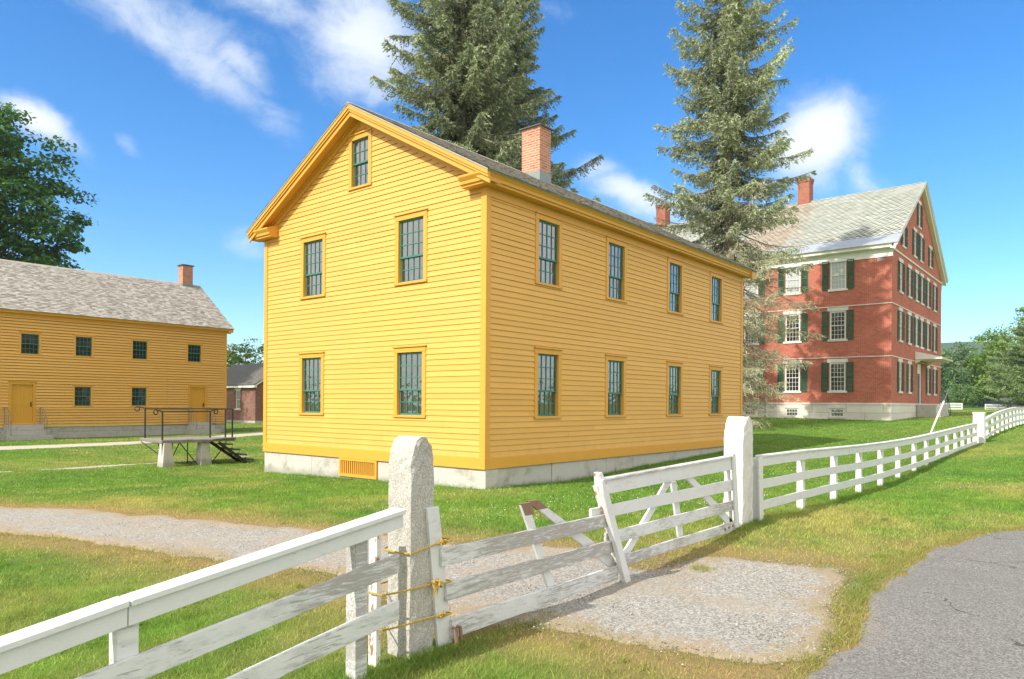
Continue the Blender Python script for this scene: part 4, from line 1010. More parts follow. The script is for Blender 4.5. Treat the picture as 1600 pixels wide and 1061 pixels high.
for px, y0 in ((-1.06, 11.55), (.02, 11.40)):
    m = MB()
    m.hexa([(px-.20, y0-.07, -.4), (px+.20, y0-.07, -.4), (px+.20, y0+.34, -.4), (px-.20, y0+.34, -.4), (px-.12, y0+.0, .51), (px+.12, y0+.0, .51), (px+.12, y0+.28, .51), (px-.12, y0+.28, .51)])
    m.build('pier', 'foundation_stone', mp, .015)
def curl(m, p, d, zt):
    m.tube([(p[0]+d[0]*.07*math.cos(2*math.pi*k/16), p[1]+d[1]*.07*math.cos(2*math.pi*k/16), zt+.07*math.sin(2*math.pi*k/16)) for k in range(17)], .017, 8)
for ps, zt, curls in (([(-1.2, 11.62), (.45, 11.95)], 1.44, (1, 1)), ([(-1.0, 13.2), (1.0, 12.02), (1.2, 11.95)], 1.52, (1, 0))):
    m = MB(); d0 = Vector((ps[1][0]-ps[0][0], ps[1][1]-ps[0][1])).normalized()
    for p in ps: m.tube([(*p, .58), (*p, zt)], .026, 8)
    rail = [(*p, zt) for p in ps]
    a = (ps[0][0]-d0.x*.22, ps[0][1]-d0.y*.22); rail = [(*a, zt+.05), (ps[0][0]-d0.x*.1, ps[0][1]-d0.y*.1, zt+.03)]+rail
    curl(m, a, d0, zt-.01)
    if curls[1]:
        b = (ps[-1][0]+d0.x*.22, ps[-1][1]+d0.y*.22); rail += [(ps[-1][0]+d0.x*.1, ps[-1][1]+d0.y*.1, zt+.03), (*b, zt+.05)]; curl(m, b, d0, zt-.01)
    m.tube(rail, .018, 8); m.build('railing', 'iron', mp)
m = MB()
for a, b in (((-1.12, 13.2, .5), (-.60, 12.0, -.25)), ((-1.2, 11.9, .5), (-1.12, 11.5, -.2)), ((-.62, 11.75, .5), (-.12, 11.5, -.25)), ((-.62, 12.2, .5), (-.62, 12.2, -.3)), ((-.05, 12.4, .5), (-.05, 12.4, -.3)), ((-.7, 11.6, .5), (-.9, 11.6, .1)), ((.22, 11.45, -.15), (.72, 11.6, .33)), ((1.2, 12.3, .5), (.95, 12.0, .25)), ((-1.2, 11.62, .55), (-1.2, 11.62, -.25))):
    m.tube([a, b], .016, 6)
m.build('brace', 'iron', mp)
for a, b in (((.33, 11.72, .5), (1.36, 11.76, -.19)), ((.30, 11.16, .5), (1.24, 11.10, -.2))):
    m = MB(); m.bar(a, b, .035, .09); m.build('stringer', 'iron', mp)
for k in range(4):
    t = .22+.24*k; xx = .32+.98*t; zz = .5-.69*t+.06
    m = MB(); m.hexa([(xx-.04, 11.14, zz), (xx+.24, 11.14, zz), (xx+.27, 11.76, zz), (xx-.01, 11.76, zz), (xx-.04, 11.14, zz+.03), (xx+.24, 11.14, zz+.03), (xx+.27, 11.76, zz+.03), (xx-.01, 11.76, zz+.03)])
    for y in (11.16, 11.74): m.tube([(xx+.22, y, zz), (xx+.21, y, zz-.10), (xx+.10, y, zz-.15)], .015, 6)
    m.build('tread', 'iron', mp)

# ================================================================== parked car far behind
cp = (108.5, 1.5); cz = H(*cp)
car = empty('parked_car', (cp[0], cp[1], cz), 'dark blue car parked under the big conifer behind the far fence', 'car')
dirv = Vector((RT[0], RT[1], 0)); nv = Vector((-FW[0], -FW[1], 0))
def cpt(a, b, z): p = Vector((cp[0], cp[1], cz))+dirv*a+nv*b; return (p.x, p.y, p.z+z)
pr = [(-2.1, .3), (-2.15, .75), (-1.95, .95), (-1.3, 1.0), (-.7, 1.42), (.6, 1.45), (1.25, .98), (2.0, .88), (2.15, .6), (2.1, .3)]
m = MB(); n = len(pr)
m.faces([cpt(a, -.85, z) for a, z in pr]+[cpt(a, .85, z) for a, z in pr], [tuple(range(n)), tuple(range(n, 2*n))]+[(i, (i+1) % n, n+(i+1) % n, n+i) for i in range(n)])
m.build('body', 'car_paint', car, .06)
wn = [(-1.15, 1.02), (-.65, 1.36), (.55, 1.38), (1.05, 1.02)]
for sgn in (1, -1):
    m = MB(); m.poly([cpt(a, .853*sgn, z) for a, z in wn]); m.build('window', 'glass', car)
for a in (-1.35, 1.3):
    for sgn in (-1, 1):
        m = MB(); m.tube([cpt(a, sgn*.66, .33), cpt(a, sgn*.88, .33)], .33, 16); m.build('wheel', 'tyre', car)
# ================================================================== trees
def frame(d):
    d = d/np.linalg.norm(d, axis=-1, keepdims=True); ref = np.where(np.abs(d[..., 2:3]) > .9, np.array([1., 0, 0]), np.array([0, 0, 1.]))
    a = np.cross(d, ref); a /= np.linalg.norm(a, axis=-1, keepdims=True); return d, a, np.cross(d, a)
def tris(base, tip, w, rnd):
    """thin triangles base->tip of width w with random roll"""
    d, a, b = frame(tip-base); t = rnd.uniform(0, 2*np.pi, (len(base), 1)); s = (a*np.cos(t)+b*np.sin(t))*w[:, None]/2
    return np.stack([base-s, base+s, tip], 1)
def spruce(x, y, Ht, prof, seed, label, group, z_low, dead_below=0., tone=1., tr=.26, nb=(5, 7), dz=(.34, .46), grey=0., kp=.95, fine=1.):
    rnd = np.random.default_rng(seed); zb = H(x, y)
    root = empty('spruce_tree', (x, y, zb), label, 'tree', group)
    m = MB(); n = 14
    m.tube([(x+.08*math.sin(k*1.3+seed), y+.08*math.cos(k*1.7), zb-.2+(Ht*.99)*k/n) for k in range(n+1)], [tr*(1-k/n)**.8*1.25+.015 for k in range(n+1)], 9)
    B, T, W, C = [], [], [], []; Wb = m
    z = z_low
    while z < Ht-.15:
        k = rnd.integers(nb[0], nb[1]+1); ph0 = rnd.uniform(0, 6.28)
        for i in range(k):
            ph = ph0+2*np.pi*i/k+rnd.normal(0, .25); f = z/Ht
            L = prof(z)*np.clip(rnd.normal(.90, .26), .35, 1.25)
            zz = z+rnd.uniform(-.3, .3)
            dirh = np.array([math.cos(ph), math.sin(ph), 0]); side = np.array([-math.sin(ph), math.cos(ph), 0])
            slope = -.26+.42*f**1.5+rnd.normal(0, .15)
            dead = zz < dead_below*rnd.uniform(.7, 1.15)
            ns = max(5, int(L/(.085/fine)))
            t = np.linspace(0, 1, ns)
            if dead: slope -= .22
            droop = slope*L*t + (.08 if not dead else .06)*L*t**2.4 - .10*L*np.sin(t*np.pi)
            P = np.array([x, y, zb+zz])+dirh*(L*t)[:, None]; P[:, 2] += droop
            Wb.tube([tuple(P[int(q)]) for q in np.linspace(0, ns-1, 5)], [.012+.022*L/3*(1-q/4) for q in range(5)], 4, False)
            hue = rnd.normal(0, 1)
            for sgn in (-1, 1, 0):
                s0 = P[2 if not dead else 3:]; tt = t[2 if not dead else 3:]
                keep = rnd.random(len(s0)) < (kp if sgn else kp*.85); s0, tt = s0[keep], tt[keep]; q = len(s0)
                if not q: continue
                ll = (.24+.50*np.sqrt(np.clip(1-tt, 0, 1))*min(L, 3.2)/2.6)*rnd.uniform(.6, 1.25, q)*(1 if sgn else .6)
                if dead: ll *= 1.25
                dv = dirh*rnd.uniform(.5, 1., (q, 1))+side*sgn*rnd.uniform(.55, 1.1, (q, 1))+np.array([0, 0, 1])*rnd.normal(-.48 if sgn else -.55, .28, (q, 1))
                if sgn == 0: dv = dirh*rnd.uniform(.0, .45, (q, 1))+side*rnd.normal(0, .5, (q, 1))+np.array([0, 0, -1.])*rnd.uniform(.6, 1, (q, 1))
                dv /= np.linalg.norm(dv, axis=1, keepdims=True)
                nt = 6 if not dead else 5
                for j in range(nt):
                    u = (j+rnd.random(q))/nt
                    b = s0+dv*(ll*u)[:, None]; b[:, 2] -= .25*ll*u*u
                    for e in range(2 if not dead else 1):
                        nd = dv*.9+rnd.normal(0, .55, (q, 3)); nd[:, 2] += .12; nd /= np.linalg.norm(nd, axis=1, keepdims=True)
                        ln = rnd.uniform(.09, .19, q)*(1 if not dead else 1.3)
                        B.append(b-nd*(ln*.25)[:, None]); T.append(b+nd*ln[:, None]); W.append(rnd.uniform(.038, .072, q) if not dead else rnd.uniform(.018, .036, q))
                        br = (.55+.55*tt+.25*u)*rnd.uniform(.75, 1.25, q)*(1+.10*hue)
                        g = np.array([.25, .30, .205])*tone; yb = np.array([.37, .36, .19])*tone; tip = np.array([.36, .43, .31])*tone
                        mixy = np.clip(rnd.normal(.13+.10*hue, .17, q), 0, .8)[:, None]
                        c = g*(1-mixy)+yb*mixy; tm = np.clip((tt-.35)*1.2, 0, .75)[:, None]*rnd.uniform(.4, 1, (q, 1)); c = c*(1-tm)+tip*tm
                        if dead:
                            gm = np.clip(rnd.normal(.8, .2, q), 0, 1)[:, None]; c = c*(1-gm)+np.array([.40, .37, .29])*gm
                        c = c*(1-grey)+np.array([.34, .36, .27])*grey
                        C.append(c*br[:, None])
        z += rnd.uniform(*dz)
    m.build('trunk', 'bark_pale', root, smooth=True)
    B, T, W, C = np.concatenate(B), np.concatenate(T), np.concatenate(W), np.concatenate(C)
    V = tris(B, T, W, rnd).reshape(-1, 3); F = np.arange(len(V)).reshape(-1, 3)
    np_mesh('crown', V, F, 'needle', root, np.repeat(C, 3, 0))
    return root

def crown_tree(x, y, ht, spread, seed, label, group=None, name='broadleaf_tree', nclump=220, nleaf=70, leaf=.16, base=.25, col=((.022, .055, .012), (.06, .125, .025)), pad=(1.15, .45), trunk=.35, top=.5, fill=.5, gap=0., clumps=None):
    rnd = np.random.default_rng(seed); zb = H(x, y); root = empty(name, (x, y, zb), label, 'tree', group)
    m = MB(); m.tube([(x, y, zb-.2), (x+.1, y, zb+ht*.18), (x-.05, y+.1, zb+ht*.4), (x+.05, y, zb+ht*.72), (x, y, zb+ht*.9)], [trunk*1.3, trunk, trunk*.8, trunk*.35, .04], 9)
    cs = []
    while len(cs) < nclump:
        p = rnd.uniform(-1, 1, 3); rr = np.linalg.norm(p)
        if rr > 1 or rr < fill*rnd.random()**.4: continue
        h_ = base+(1-base)*(p[2]*.5+.5)
        # crown widest at `top`, uneven outline from low-frequency lobes
        az = math.atan2(p[1], p[0]); lob = 1+.22*math.sin(3*az+seed)+.16*math.sin(5*az-seed*2+4*p[2])
        if gap and (math.sin(4*az+7*p[2]+seed)*math.sin(9*p[2]+seed*3+2*az)) < -1+gap: continue
        cs.append((x+p[0]*spread*lob, y+p[1]*spread*lob, zb+ht*h_, rr))
    cs = np.array(cs)
    for c in cs[rnd.permutation(len(cs))[:max(14, nclump//7)]]:
        h0 = min(.75, max(.22, (c[2]-zb)/ht*.62)); a = Vector((x, y, zb+ht*h0)); b = Vector(c[:3]); mid = a.lerp(b, .5)+Vector((0, 0, .05*ht))*.6
        m.tube([a, mid, b], [trunk*.28, trunk*.16, .02], 5, False)
    m.build('trunk', 'bark', root, smooth=True)
    n = nclump*nleaf; ci = np.repeat(np.arange(nclump), nleaf)
    d = rnd.normal(0, 1, (n, 3)); d /= np.linalg.norm(d, axis=1, keepdims=True); rr = rnd.random((n, 1))**.45
    sz = rnd.uniform(.6, 1.35, nclump)[ci][:, None]
    P = cs[ci, :3]+d*rr*sz*np.array([pad[0], pad[0], pad[1]])
    P[:, 2] -= .18*np.hypot(P[:, 0]-cs[ci, 0], P[:, 1]-cs[ci, 1])**2
    nrm = rnd.normal(0, .55, (n, 3))+np.array([0, 0, 1.])+d*.5; nrm, a, b = frame(nrm); t = rnd.uniform(0, 6.28, (n, 1)); u = a*np.cos(t)+b*np.sin(t); v = np.cross(nrm, u)
    L = leaf*rnd.uniform(.6, 1.3, (n, 1))
    V = np.stack([P-u*L*.6, P+v*L*.38+nrm*L*.08, P+u*L*.65, P-v*L*.38+nrm*L*.08], 1).reshape(-1, 3)
    c0, c1 = np.array(col[0]), np.array(col[1]); k = np.clip(rnd.normal(.45, .22, nclump)[ci]+rnd.normal(0, .16, n), 0, 1)[:, None]
    C = c0*(1-k)+c1*k
    np_mesh('crown', V, np.arange(len(V)).reshape(-1, 4), 'leaf', root, np.repeat(C, 4, 0))
    return root

# tall spruces: crown radius against height
def prof_c(r0, r1, H_, zmax): return lambda z: max(.25, np.interp(z, [0, zmax, H_*.62, H_*.8, H_], [r0, r1, r1*.80, r1*.50, .12]))
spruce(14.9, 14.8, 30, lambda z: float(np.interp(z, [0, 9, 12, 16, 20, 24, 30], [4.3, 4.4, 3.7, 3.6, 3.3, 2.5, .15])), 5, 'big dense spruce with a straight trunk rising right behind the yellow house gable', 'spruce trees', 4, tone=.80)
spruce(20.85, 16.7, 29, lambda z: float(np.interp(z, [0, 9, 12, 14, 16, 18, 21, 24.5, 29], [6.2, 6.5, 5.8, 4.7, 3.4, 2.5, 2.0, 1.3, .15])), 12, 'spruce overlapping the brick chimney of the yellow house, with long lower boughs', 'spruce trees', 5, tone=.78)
spruce(27.2, 6.35, 28.8, lambda z: float(np.interp(z, [0, 3, 6, 9, 12, 17, 20.5, 24.3, 28.8], [1.7, 2.8, 3.9, 4.4, 3.8, 3.3, 3.1, 2.0, .12])), 21, 'tall spruce with grey dying lower branches before the red brick house', 'spruce trees', 1.0, dead_below=11.5, tone=1.0, tr=.30, nb=(5, 7), dz=(.31, .44), grey=.30, kp=.72)

crown_tree(6.9, 62, 27.5, 6.6, 3, 'large dark leafy tree rising behind the long yellow house', None, 'broadleaf_tree', 480, 95, .34, .18, ((.035, .10, .03), (.11, .24, .06)), (1.6, .6), .5, gap=.30)
# gap between the two yellow houses
gapc = ((.03, .075, .012), (.085, .15, .03))
crown_tree(36, 62, 10.5, 4.2, 31, 'thin-crowned tree leaning out from behind the yellow house above the brick shed', 'trees behind the brick shed', 'broadleaf_tree', 120, 50, .2, .3, gapc, (.9, .35), .2, gap=.55)
crown_tree(36, 88, 9.4, 4.8, 33, 'round leafy tree standing behind the pale roofed cottage', 'trees behind the brick shed', 'broadleaf_tree', 120, 60, .3, .1, gapc, (1.2, .6), .25)
crown_tree(44, 84, 9.8, 5.5, 35, 'yellow-green tree behind the brick shed next to the near yellow wall', 'trees behind the brick shed', 'broadleaf_tree', 120, 60, .3, .1, ((.05, .10, .012), (.13, .18, .03)), (1.2, .6), .25)
# right edge
rc1 = ((.085, .17, .07), (.18, .29, .12)); rc2 = ((.11, .20, .04), (.22, .33, .075))
crown_tree(95, 9.0, 8.0, 2.6, 41, 'dark leafy tree hugging the corner of the brick house', 'trees by the far lane', 'broadleaf_tree', 110, 60, .22, .05, ((.018, .06, .018), (.06, .13, .03)), (1., .5), .2)
crown_tree(117, 8.0, 9.6, 3.4, 42, 'grey-green round tree just right of the brick house corner', 'trees by the far lane', 'broadleaf_tree', 150, 60, .26, .05, ((.09, .17, .085), (.20, .31, .16)), (1.2, .6), .25)
crown_tree(128, 5.5, 8.6, 4.2, 43, 'bushy tree in the middle of the gap by the far lane', 'trees by the far lane', 'broadleaf_tree', 150, 60, .28, .02, rc1, (1.2, .6), .25)
crown_tree(116, 2.0, 12.3, 4.6, 44, 'bright green tall tree left of the layered conifer', 'trees by the far lane', 'broadleaf_tree', 200, 70, .27, .02, rc2, (1.3, .6), .3)
crown_tree(122, -3.0, 17.0, 5.5, 45, 'tallest green tree behind the layered conifer at the right edge', 'trees by the far lane', 'broadleaf_tree', 200, 70, .3, .05, rc2, (1.4, .7), .35)
crown_tree(108, 6.2, 3.6, 2.0, 46, 'low rounded shrub beside the far lane', 'trees by the far lane', 'shrub', 60, 50, .2, .0, rc1, (.8, .5), .1)
# layered white pine
def pine(x, y, ht, rad, seed, label):
    rnd = np.random.default_rng(seed); zb = H(x, y); root = empty('pine_tree', (x, y, zb), label, 'tree', 'trees by the far lane')
    m = MB(); m.tube([(x, y, zb-.2), (x+.1, y, zb+ht*.5), (x, y, zb+ht*.97)], [.35, .22, .03], 9); m.build('trunk', 'bark', root, smooth=True)
    B, T, W, C = [], [], [], []; Wb = MB(); z = .4; NP = 420
    while z < ht*.97:
        for i in range(6):
            ph = rnd.uniform(0, 6.28); L = rad*(1-(z/ht)**1.6)*rnd.uniform(.7, 1.1)+.4; d = np.array([math.cos(ph), math.sin(ph), 0]); sd = np.array([-d[1], d[0], 0])
            t = rnd.uniform(.12, 1, NP); P = np.array([x, y, zb+z])+d*(L*t)[:, None]+sd*(rnd.normal(0, .30, NP)*L*.42*(1.15-t*.6))[:, None]
            P[:, 2] += .10*L*t+.10*L*t**2+rnd.normal(0, .07, NP)
            Wb.tube([(x, y, zb+z), tuple(np.array([x, y, zb+z])+d*L*.55+np.array([0, 0, .08*L])), tuple(np.array([x, y, zb+z])+d*L*.98+np.array([0, 0, .19*L]))], [.06, .035, .01], 4, False)
            nd = rnd.normal(0, .6, (NP, 3))+d*.5+np.array([0, 0, .55]); nd /= np.linalg.norm(nd, axis=1, keepdims=True)
            B.append(P); T.append(P+nd*rnd.uniform(.2, .45, (NP, 1))); W.append(rnd.uniform(.07, .15, NP))
            k = np.clip(rnd.normal(.45, .2)+rnd.normal(0, .15, NP)+.25*(t-.5), 0, 1)[:, None]; C.append(np.array([.085, .15, .07])*(1-k)+np.array([.25, .34, .15])*k)
        z += rnd.uniform(.55, .8)
    Wb.build('branches', 'bark', root); B, T, W, C = map(np.concatenate, (B, T, W, C)); V = tris(B, T, W, rnd).reshape(-1, 3)
    np_mesh('crown', V, np.arange(len(V)).reshape(-1, 3), 'needle', root, np.repeat(C, 3, 0))
pine(97.0, -3.6, 14.0, 6.2, 51, 'broad layered conifer at the right edge with branches sweeping to the ground')

# ================================================================== hills
az = np.linspace(0, 2*np.pi, 361)[:-1]; rs = np.array([420, 520, 650, 800, 1000, 1250, 1500, 1800, 2200, 2600]); dth = np.arctan2(FW[1], FW[0])
A, Rr = np.meshgrid(az, rs, indexing='ij'); hx, hy = Rr*np.cos(A), Rr*np.sin(A)
dA = np.abs((A-R(8)+np.pi) % (2*np.pi)-np.pi); front = .06+.94*np.exp(-(dA/R(26))**2)
prof_h = np.interp(Rr, rs, [0, 2, 7, 16, 34, 72, 118, 120, 90, 60])*(.45+.75*fbm(hx, hy, .0016, 60, 3))*front
hzz = 1.4+prof_h+fbm(hx, hy, .02, 61, 3)*9*np.clip((Rr-420)/200, 0, 1)-np.where(Rr < 430, 3, 0)
n0, n1 = A.shape; idx = np.arange(n0*n1).reshape(n0, n1); nxt = np.roll(idx, -1, 0)
F = np.stack([idx[:, :-1], nxt[:, :-1], nxt[:, 1:], idx[:, 1:]], -1).reshape(-1, 4)[:, ::-1]
hl = np_mesh('hills', np.stack([hx.ravel(), hy.ravel(), hzz.ravel()], 1), F, 'hill', None, None, True); hl['kind'] = 'structure'

# ================================================================== grass, pebbles, clover
def blades(xy, hmin, hmax, w, seed, bend=.8):
    rnd = np.random.default_rng(seed); n = len(xy); z = height(xy[:, 0], xy[:, 1])+(fbm(xy[:, 0], xy[:, 1], 1.1, 77, 4)-.5)*.05*np.exp(-np.hypot(xy[:, 0]+6, xy[:, 1]+5)/25)
    P = np.concatenate([xy, z[:, None]-.008], 1); d, e = dryness(xy[:, 0], xy[:, 1])
    hh = rnd.uniform(hmin, hmax, n)*(1-.45*np.clip(e, 0, 1))*(.65+.7*fbm(xy[:, 0], xy[:, 1], 1.7, 90, 4))
    tip = P+np.stack([rnd.normal(0, bend*.5, n)*hh, rnd.normal(0, bend*.5, n)*hh, hh*rnd.uniform(.7, 1, n)], 1)
    V = tris(P, tip, w*rnd.uniform(.6, 1.4, n), rnd)
    c = lawn_col(xy[:, 0], xy[:, 1])*rnd.uniform(.75, 1.3, (n, 1)); s = rnd.random(n) < .06+.40*d; c[s] = .5*c[s]+.5*DR*rnd.uniform(.7, 1.2, (s.sum(), 1))
    return V, c
BOX = [(-.05, LN+.05, -.03, WD+.05), (LX0, LX1, LY-.03, LYB), (BX0-.05, BX1, BY0-.05, BY1), (SX-.05, sx1, SY-.05, sy1), (-7.85, -7.61, -6.28, -6.03), (-2.06, -1.7, -6.3, -6.03), (9.8, 12, 31.9, 33), (.6, 2.6, 31.8, 33), (49.5, 54.5, -.4, 1.3)]
def scatter(d0, d1, dens, seed, margin=1.25):
    rnd = np.random.default_rng(seed); hw = .7033*margin; area = (d1**2-d0**2)*hw; n = int(area*dens*DETAIL)
    d = np.sqrt(rnd.uniform(d0**2, d1**2, n)); r = rnd.uniform(-hw, hw, n)*d
    P = CAM[None, :2]+d[:, None]*FW[None, :2]+r[:, None]*RT[None, :2]
    g = np.minimum(sdf(P[:, 0], P[:, 1], DRIVE), sdf(P[:, 0], P[:, 1], ROAD)); g = np.minimum(g, sdf(P[:, 0], P[:, 1], PATH))
    gn = fbm(P[:, 0], P[:, 1], 2.5, 15, 4); ok = (g > (gn-.56)*.75) | ((g > -.9) & (sdf(P[:, 0], P[:, 1], ROAD) > .05) & (fbm(P[:, 0], P[:, 1], 3.3, 19, 4)+g*.25 > .60))
    tr_ = sdf(P[:, 0], P[:, 1], TRAIL); ok &= (tr_ > 0) | (rnd.random(n) < .7)
    ok &= (g > .12) | (rnd.random(n) < .6)
    for a, b, c, e in BOX: ok &= ~((P[:, 0] > a) & (P[:, 0] < b) & (P[:, 1] > c) & (P[:, 1] < e))
    return P[ok]
VV, CC = [], []
for d0, d1, dens, hmin, hmax, w, sd_ in ((2.0, 7.5, 3600, .030, .070, .0055, 1), (7.5, 14, 1250, .035, .075, .010, 2), (14, 26, 420, .03, .06, .019, 3), (26, 48, 90, .03, .06, .045, 4), (48, 80, 16, .04, .08, .10, 5)):
    V, c = blades(scatter(d0, d1, dens, sd_), hmin, hmax, w, sd_+50); VV.append(V); CC.append(c)
# longer tufts along posts, fence line, foundations and road edge
rnd = np.random.default_rng(77); T = []
def tuft_line(p0, p1, n, spread): t = rnd.random(n); return np.stack([p0[0]+(p1[0]-p0[0])*t+rnd.normal(0, spread, n), p0[1]+(p1[1]-p0[1])*t+rnd.normal(0, spread, n)], 1)
T.append(tuft_line((-7.7, -6.38), (-6.3, -6.36), 1400, .07)); T.append(tuft_line((-7.95, -6.35), (-7.5, -6.36), 900, .07)); T.append(tuft_line((-2.2, -6.3), (-1.3, -6.35), 1500, .08)); T.append(tuft_line((-1.4, -6.25), (19, -6.25), 9000, .09)); T.append(tuft_line((-10.5, -6.3), (-8, -6.3), 1200, .10))
T.append(tuft_line((0, -.10), (13.5, -.10), 5000, .07)); T.append(tuft_line((-.08, .2), (-.08, 8), 1500, .05))
T.append(tuft_line((-4.6, -8.2), (-3.0, -8.05), 1500, .07)); T.append(tuft_line((-6.2, -8.35), (-4.6, -8.2), 900, .06)); T.append(tuft_line((-3.1, -8.05), (-1.8, -8.15), 1100, .10))
for px, py in ((-9.71, -6.28), (-8.3, -6.28), (-3.4, -7.6), (-2.2, -8.0), (-4.2, -6.7)): T.append(tuft_line((px, py), (px+.05, py), 350, .07))
for i in range(2, 16): T.append(tuft_line((ROAD[i][0], ROAD[i][1]+.05), (ROAD[i+1][0], ROAD[i+1][1]+.05), int(700*math.dist(ROAD[i], ROAD[i+1]))+60, .055))
for i in list(range(0, 12))+list(range(26, 35)): T.append(tuft_line(DRIVE[i], DRIVE[i+1], int(330*math.dist(DRIVE[i], DRIVE[i+1]))+30, .09))
for d0, d1, n_ in ((2.2, 7, 420), (7, 15, 520)):
    q = scatter(d0, d1, n_/((d1**2-d0**2)*.88), 123+n_)
    for k in q: T.append(k[None]+rnd.normal(0, rnd.uniform(.02, .07), (int(rnd.uniform(10, 40)), 2)))
T = np.concatenate(T); V, c = blades(T, .045, .12, .008, 99, .9); gk = (.35+.65*fbm(T[:, 0], T[:, 1], 1.2, 33, 3))[:, None]; c = c*(1-gk*.75)+np.array([.10, .22, .04])*gk*.75*rnd.uniform(.7, 1.3, (len(T), 1)); VV.append(V); CC.append(c)
V = np.concatenate(VV).reshape(-1, 3); C = np.repeat(np.concatenate(CC), 3, 0)
gr = np_mesh('grass', V, np.arange(len(V)).reshape(-1, 3), 'blade', None, C); gr['kind'] = 'stuff'
def pebbles(name, P, rmin, rmax, seed, mat='pebble', lift=.012, flat=.6):
    rnd = np.random.default_rng(seed); n = len(P); O = np.array([(1, 0, 0), (0, 1, 0), (-1, 0, 0), (0, -1, 0), (0, 0, 1), (0, 0, -1.)])
    r = rmin+(rmax-rmin)*rnd.random(n)**2.5
    D = O[None]*rnd.uniform(.6, 1.2, (n, 6, 1))*r[:, None, None]; D[..., 2] *= flat; a = rnd.uniform(0, 6.28, n); c, s = np.cos(a)[:, None], np.sin(a)[:, None]
    Vx = D[..., 0]*c-D[..., 1]*s; Vy = D[..., 0]*s+D[..., 1]*c
    z = height(P[:, 0], P[:, 1])+lift
    V = np.stack([Vx+P[:, :1], Vy+P[:, 1:2], D[..., 2]+z[:, None]], -1).reshape(-1, 3)
    f = np.array([(0, 1, 4), (1, 2, 4), (2, 3, 4), (3, 0, 4), (1, 0, 5), (2, 1, 5), (3, 2, 5), (0, 3, 5)]); F = (np.arange(n)[:, None, None]*6+f[None]).reshape(-1, 3)
    o = np_mesh(name, V, F, mat); o['kind'] = 'stuff'; return o
rnd = np.random.default_rng(8); P = np.stack([rnd.uniform(-7.2, -3.0, 60000), rnd.uniform(-8.5, 1.5, 60000)], 1); s = sdf(P[:, 0], P[:, 1], DRIVE)
keep = (s < .06+rnd.exponential(.06, len(P))*(rnd.random(len(P)) < .3)-rnd.random(len(P))**3*.4) & (rnd.random(len(P)) < np.where(P[:, 1] < -4.5, 1., .45)); pebbles('gravel_stones', P[keep], .004, .013, 3)
P = np.stack([rnd.uniform(-8, 8, 4000), rnd.uniform(-6, 0, 4000)], 1); s = sdf(P[:, 0], P[:, 1], DRIVE); cl = fbm(P[:, 0], P[:, 1], .7, 12, 4)
keep = (s > .9) & (P[:, 1] < -.3) & (cl > .5) & (P[:, 0] > -3.8); pebbles('clover_flowers', P[keep][::2], .005, .012, 4, 'flower', .055, .9)

# ================================================================== sky
w = bpy.data.worlds.new('World'); scene.world = w; w.use_nodes = True; g = NT(w.node_tree)
outw = g.n('ShaderNodeOutputWorld'); bg = g.n('ShaderNodeBackground'); g.l(bg.outputs[0], outw.inputs[0])
sky = g.n('ShaderNodeTexSky', sky_type='NISHITA', sun_disc=False, sun_elevation=EL, sun_rotation=math.atan2(sun_to.x, sun_to.y), altitude=200., air_density=1.0, dust_density=.25, ozone_density=2.2)
dirn = g.n('ShaderNodeTexCoord').outputs['Generated']
SKY_STR = .15
CLOUDS = [  # azimuth offset right of the view axis (deg), elevation (deg), semi-axes (deg), tilt (deg), strength
]
def pix_dir(px, py):
    dx, dy = px-800, py-530.5; c, s = math.cos(.0072), math.sin(.0072); a, b = dx*c+dy*s, -dx*s+dy*c
    v = FW+RT*a/1137.5+np.array([0, 0, 1])*(100.3-b)/1137.5; return v/np.linalg.norm(v)
lobes = [(300, 85, 200, 42, 33, .75), (375, 105, 80, 34, 33, .75), (435, 195, 55, 40, 50, .55), (470, 10, 210, 45, 5, .55), (560, 60, 90, 110, 10, 1.0), (230, 25, 190, 60, 10, .8), (430, 15, 150, 45, 8, .8), (55, 188, 75, 26, 22, 1.1), (100, 222, 40, 20, 40, .4), (205, 222, 36, 16, 40, .55),
         (575, 150, 42, 24, 0, .7), (392, 382, 40, 36, 20, .6), (1270, 215, 75, 80, 20, 1.25), (1330, 275, 95, 36, 32, .75), (990, 305, 100, 30, 26, 1.0), (935, 262, 45, 26, 10, .8), (1060, 325, 60, 26, 0, .8), (860, 8, 70, 24, 10, .45), (1495, 390, 36, 15, 10, .35), (325, 370, 90, 40, 0, .28), (1530, 500, 120, 30, 0, .25), (1590, 380, 30, 20, 0, .3), (1040, 240, 70, 12, 10, .25)]
env = None
warp = g.noise(dirn, 5.5, 4, .6); wv = g.n('ShaderNodeTexNoise'); wv.inputs['Scale'].default_value = 7.; wv.inputs['Detail'].default_value = 5; g.l(dirn, wv.inputs['Vector'])
dw = g.vmath('ADD', dirn, g.scale(g.vmath('SUBTRACT', wv.outputs['Color'], (.5, .5, .5)), (.075, .075, .075)))
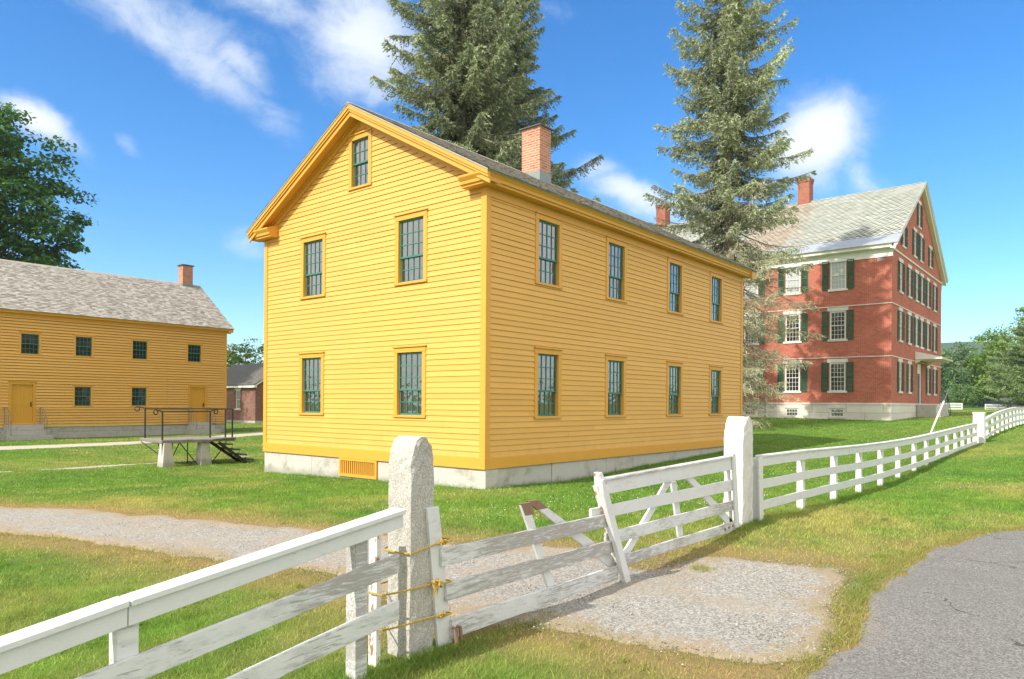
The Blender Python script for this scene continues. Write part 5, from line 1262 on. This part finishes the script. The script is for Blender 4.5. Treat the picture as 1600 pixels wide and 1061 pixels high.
for px, py, a, b, tilt, st in lobes:
    c = pix_dir(px, py); e1 = np.cross(c, [0, 0, 1]); e1 /= np.linalg.norm(e1); e2 = np.cross(e1, c)      # right, up
    t = R(tilt); ax = e1*math.cos(t)-e2*math.sin(t); ay = e1*math.sin(t)+e2*math.cos(t)
    sc = 1/math.hypot(1, math.hypot((px-800)/1137.5, (630-py)/1137.5))/1137.5
    da = g.vmath('DOT_PRODUCT', dw, tuple(ax/(a*sc*1.0))); db = g.vmath('DOT_PRODUCT', dw, tuple(ay/(b*sc*1.0)))
    q = g.math('ADD', g.math('MULTIPLY', da, da), g.math('MULTIPLY', db, db))
    fr = g.math('GREATER_THAN', g.vmath('DOT_PRODUCT', dirn, tuple(c)), .2)
    e = g.math('MULTIPLY', g.math('EXPONENT', g.math('MULTIPLY', q, -.9)), g.math('MULTIPLY', fr, st))
    env = e if env is None else g.math('MAXIMUM', env, e)
puff = g.noise(dirn, 13, 9, .66, .4); wisp = g.noise(g.scale(dirn, (1, 1, 2.2)), 6, 6, .6, .5)
fib = g.noise(g.vmath('ADD', g.scale(dirn, (9, 9, 22)), g.scale(wv.outputs['Color'], (2.2, 2.2, 2.2))), 2.2, 8, .68, .2)
tex = g.math('ADD', g.math('ADD', g.math('MULTIPLY', puff, .40), g.math('MULTIPLY', wisp, .30)), g.math('MULTIPLY', fib, .30))
front_c = g.math('MULTIPLY', env, g.math('MULTIPLY', g.ramp(g.math('ADD', g.math('MULTIPLY', env, .46), tex), .60, .98), .92), clamp=True)
# unseen bright cloud added behind the camera as fill light for shaded walls
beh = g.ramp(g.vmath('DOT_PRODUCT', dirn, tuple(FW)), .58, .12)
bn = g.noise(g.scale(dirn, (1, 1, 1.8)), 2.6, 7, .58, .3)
back_fill = g.math('MULTIPLY', beh, g.math('MULTIPLY', g.ramp(bn, .28, .52), .95))
back_fill = g.math('MULTIPLY', back_fill, g.ramp(g.n('ShaderNodeSeparateXYZ', i_0=dirn).outputs[2], -.02, .06))
dens = g.math('MAXIMUM', front_c, back_fill)
hsv = g.n('ShaderNodeHueSaturation', i_Saturation=1.36, i_Value=1.0); g.l(sky.outputs[0], hsv.inputs['Color'])
skyc = g.vmath('MULTIPLY', hsv.outputs[0], (.72, .91, 1.02))
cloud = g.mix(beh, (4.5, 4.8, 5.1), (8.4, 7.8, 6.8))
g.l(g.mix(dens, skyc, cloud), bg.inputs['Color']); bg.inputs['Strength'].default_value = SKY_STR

scene.view_settings.view_transform = 'Standard'; scene.view_settings.look = 'None'; scene.view_settings.gamma = 1; scene.view_settings.exposure = 0.60
scene.cycles.max_bounces = 6; scene.cycles.diffuse_bounces = 3; scene.cycles.glossy_bounces = 3; scene.cycles.transparent_max_bounces = 4
# ================================================================== air
hm = bpy.data.materials.new('haze'); hm.use_nodes = True; g = NT(hm.node_tree)
ho = g.n('ShaderNodeOutputMaterial'); pv = g.n('ShaderNodeVolumePrincipled'); pv.inputs['Color'].default_value = (.80, .90, 1, 1); pv.inputs['Density'].default_value = .0002; pv.inputs['Anisotropy'].default_value = .1
g.l(pv.outputs[0], ho.inputs['Volume']); MATS['haze'] = hm
zlo = min(float(hz.min()), float(hzz.min()))-1
m = MB(); m.box(-2640, 2640, -2640, 2640, zlo, float(hzz.max())+30); hazeo = m.build('haze', 'haze'); hazeo['kind'] = 'stuff'
scene.cycles.volume_bounces = 0
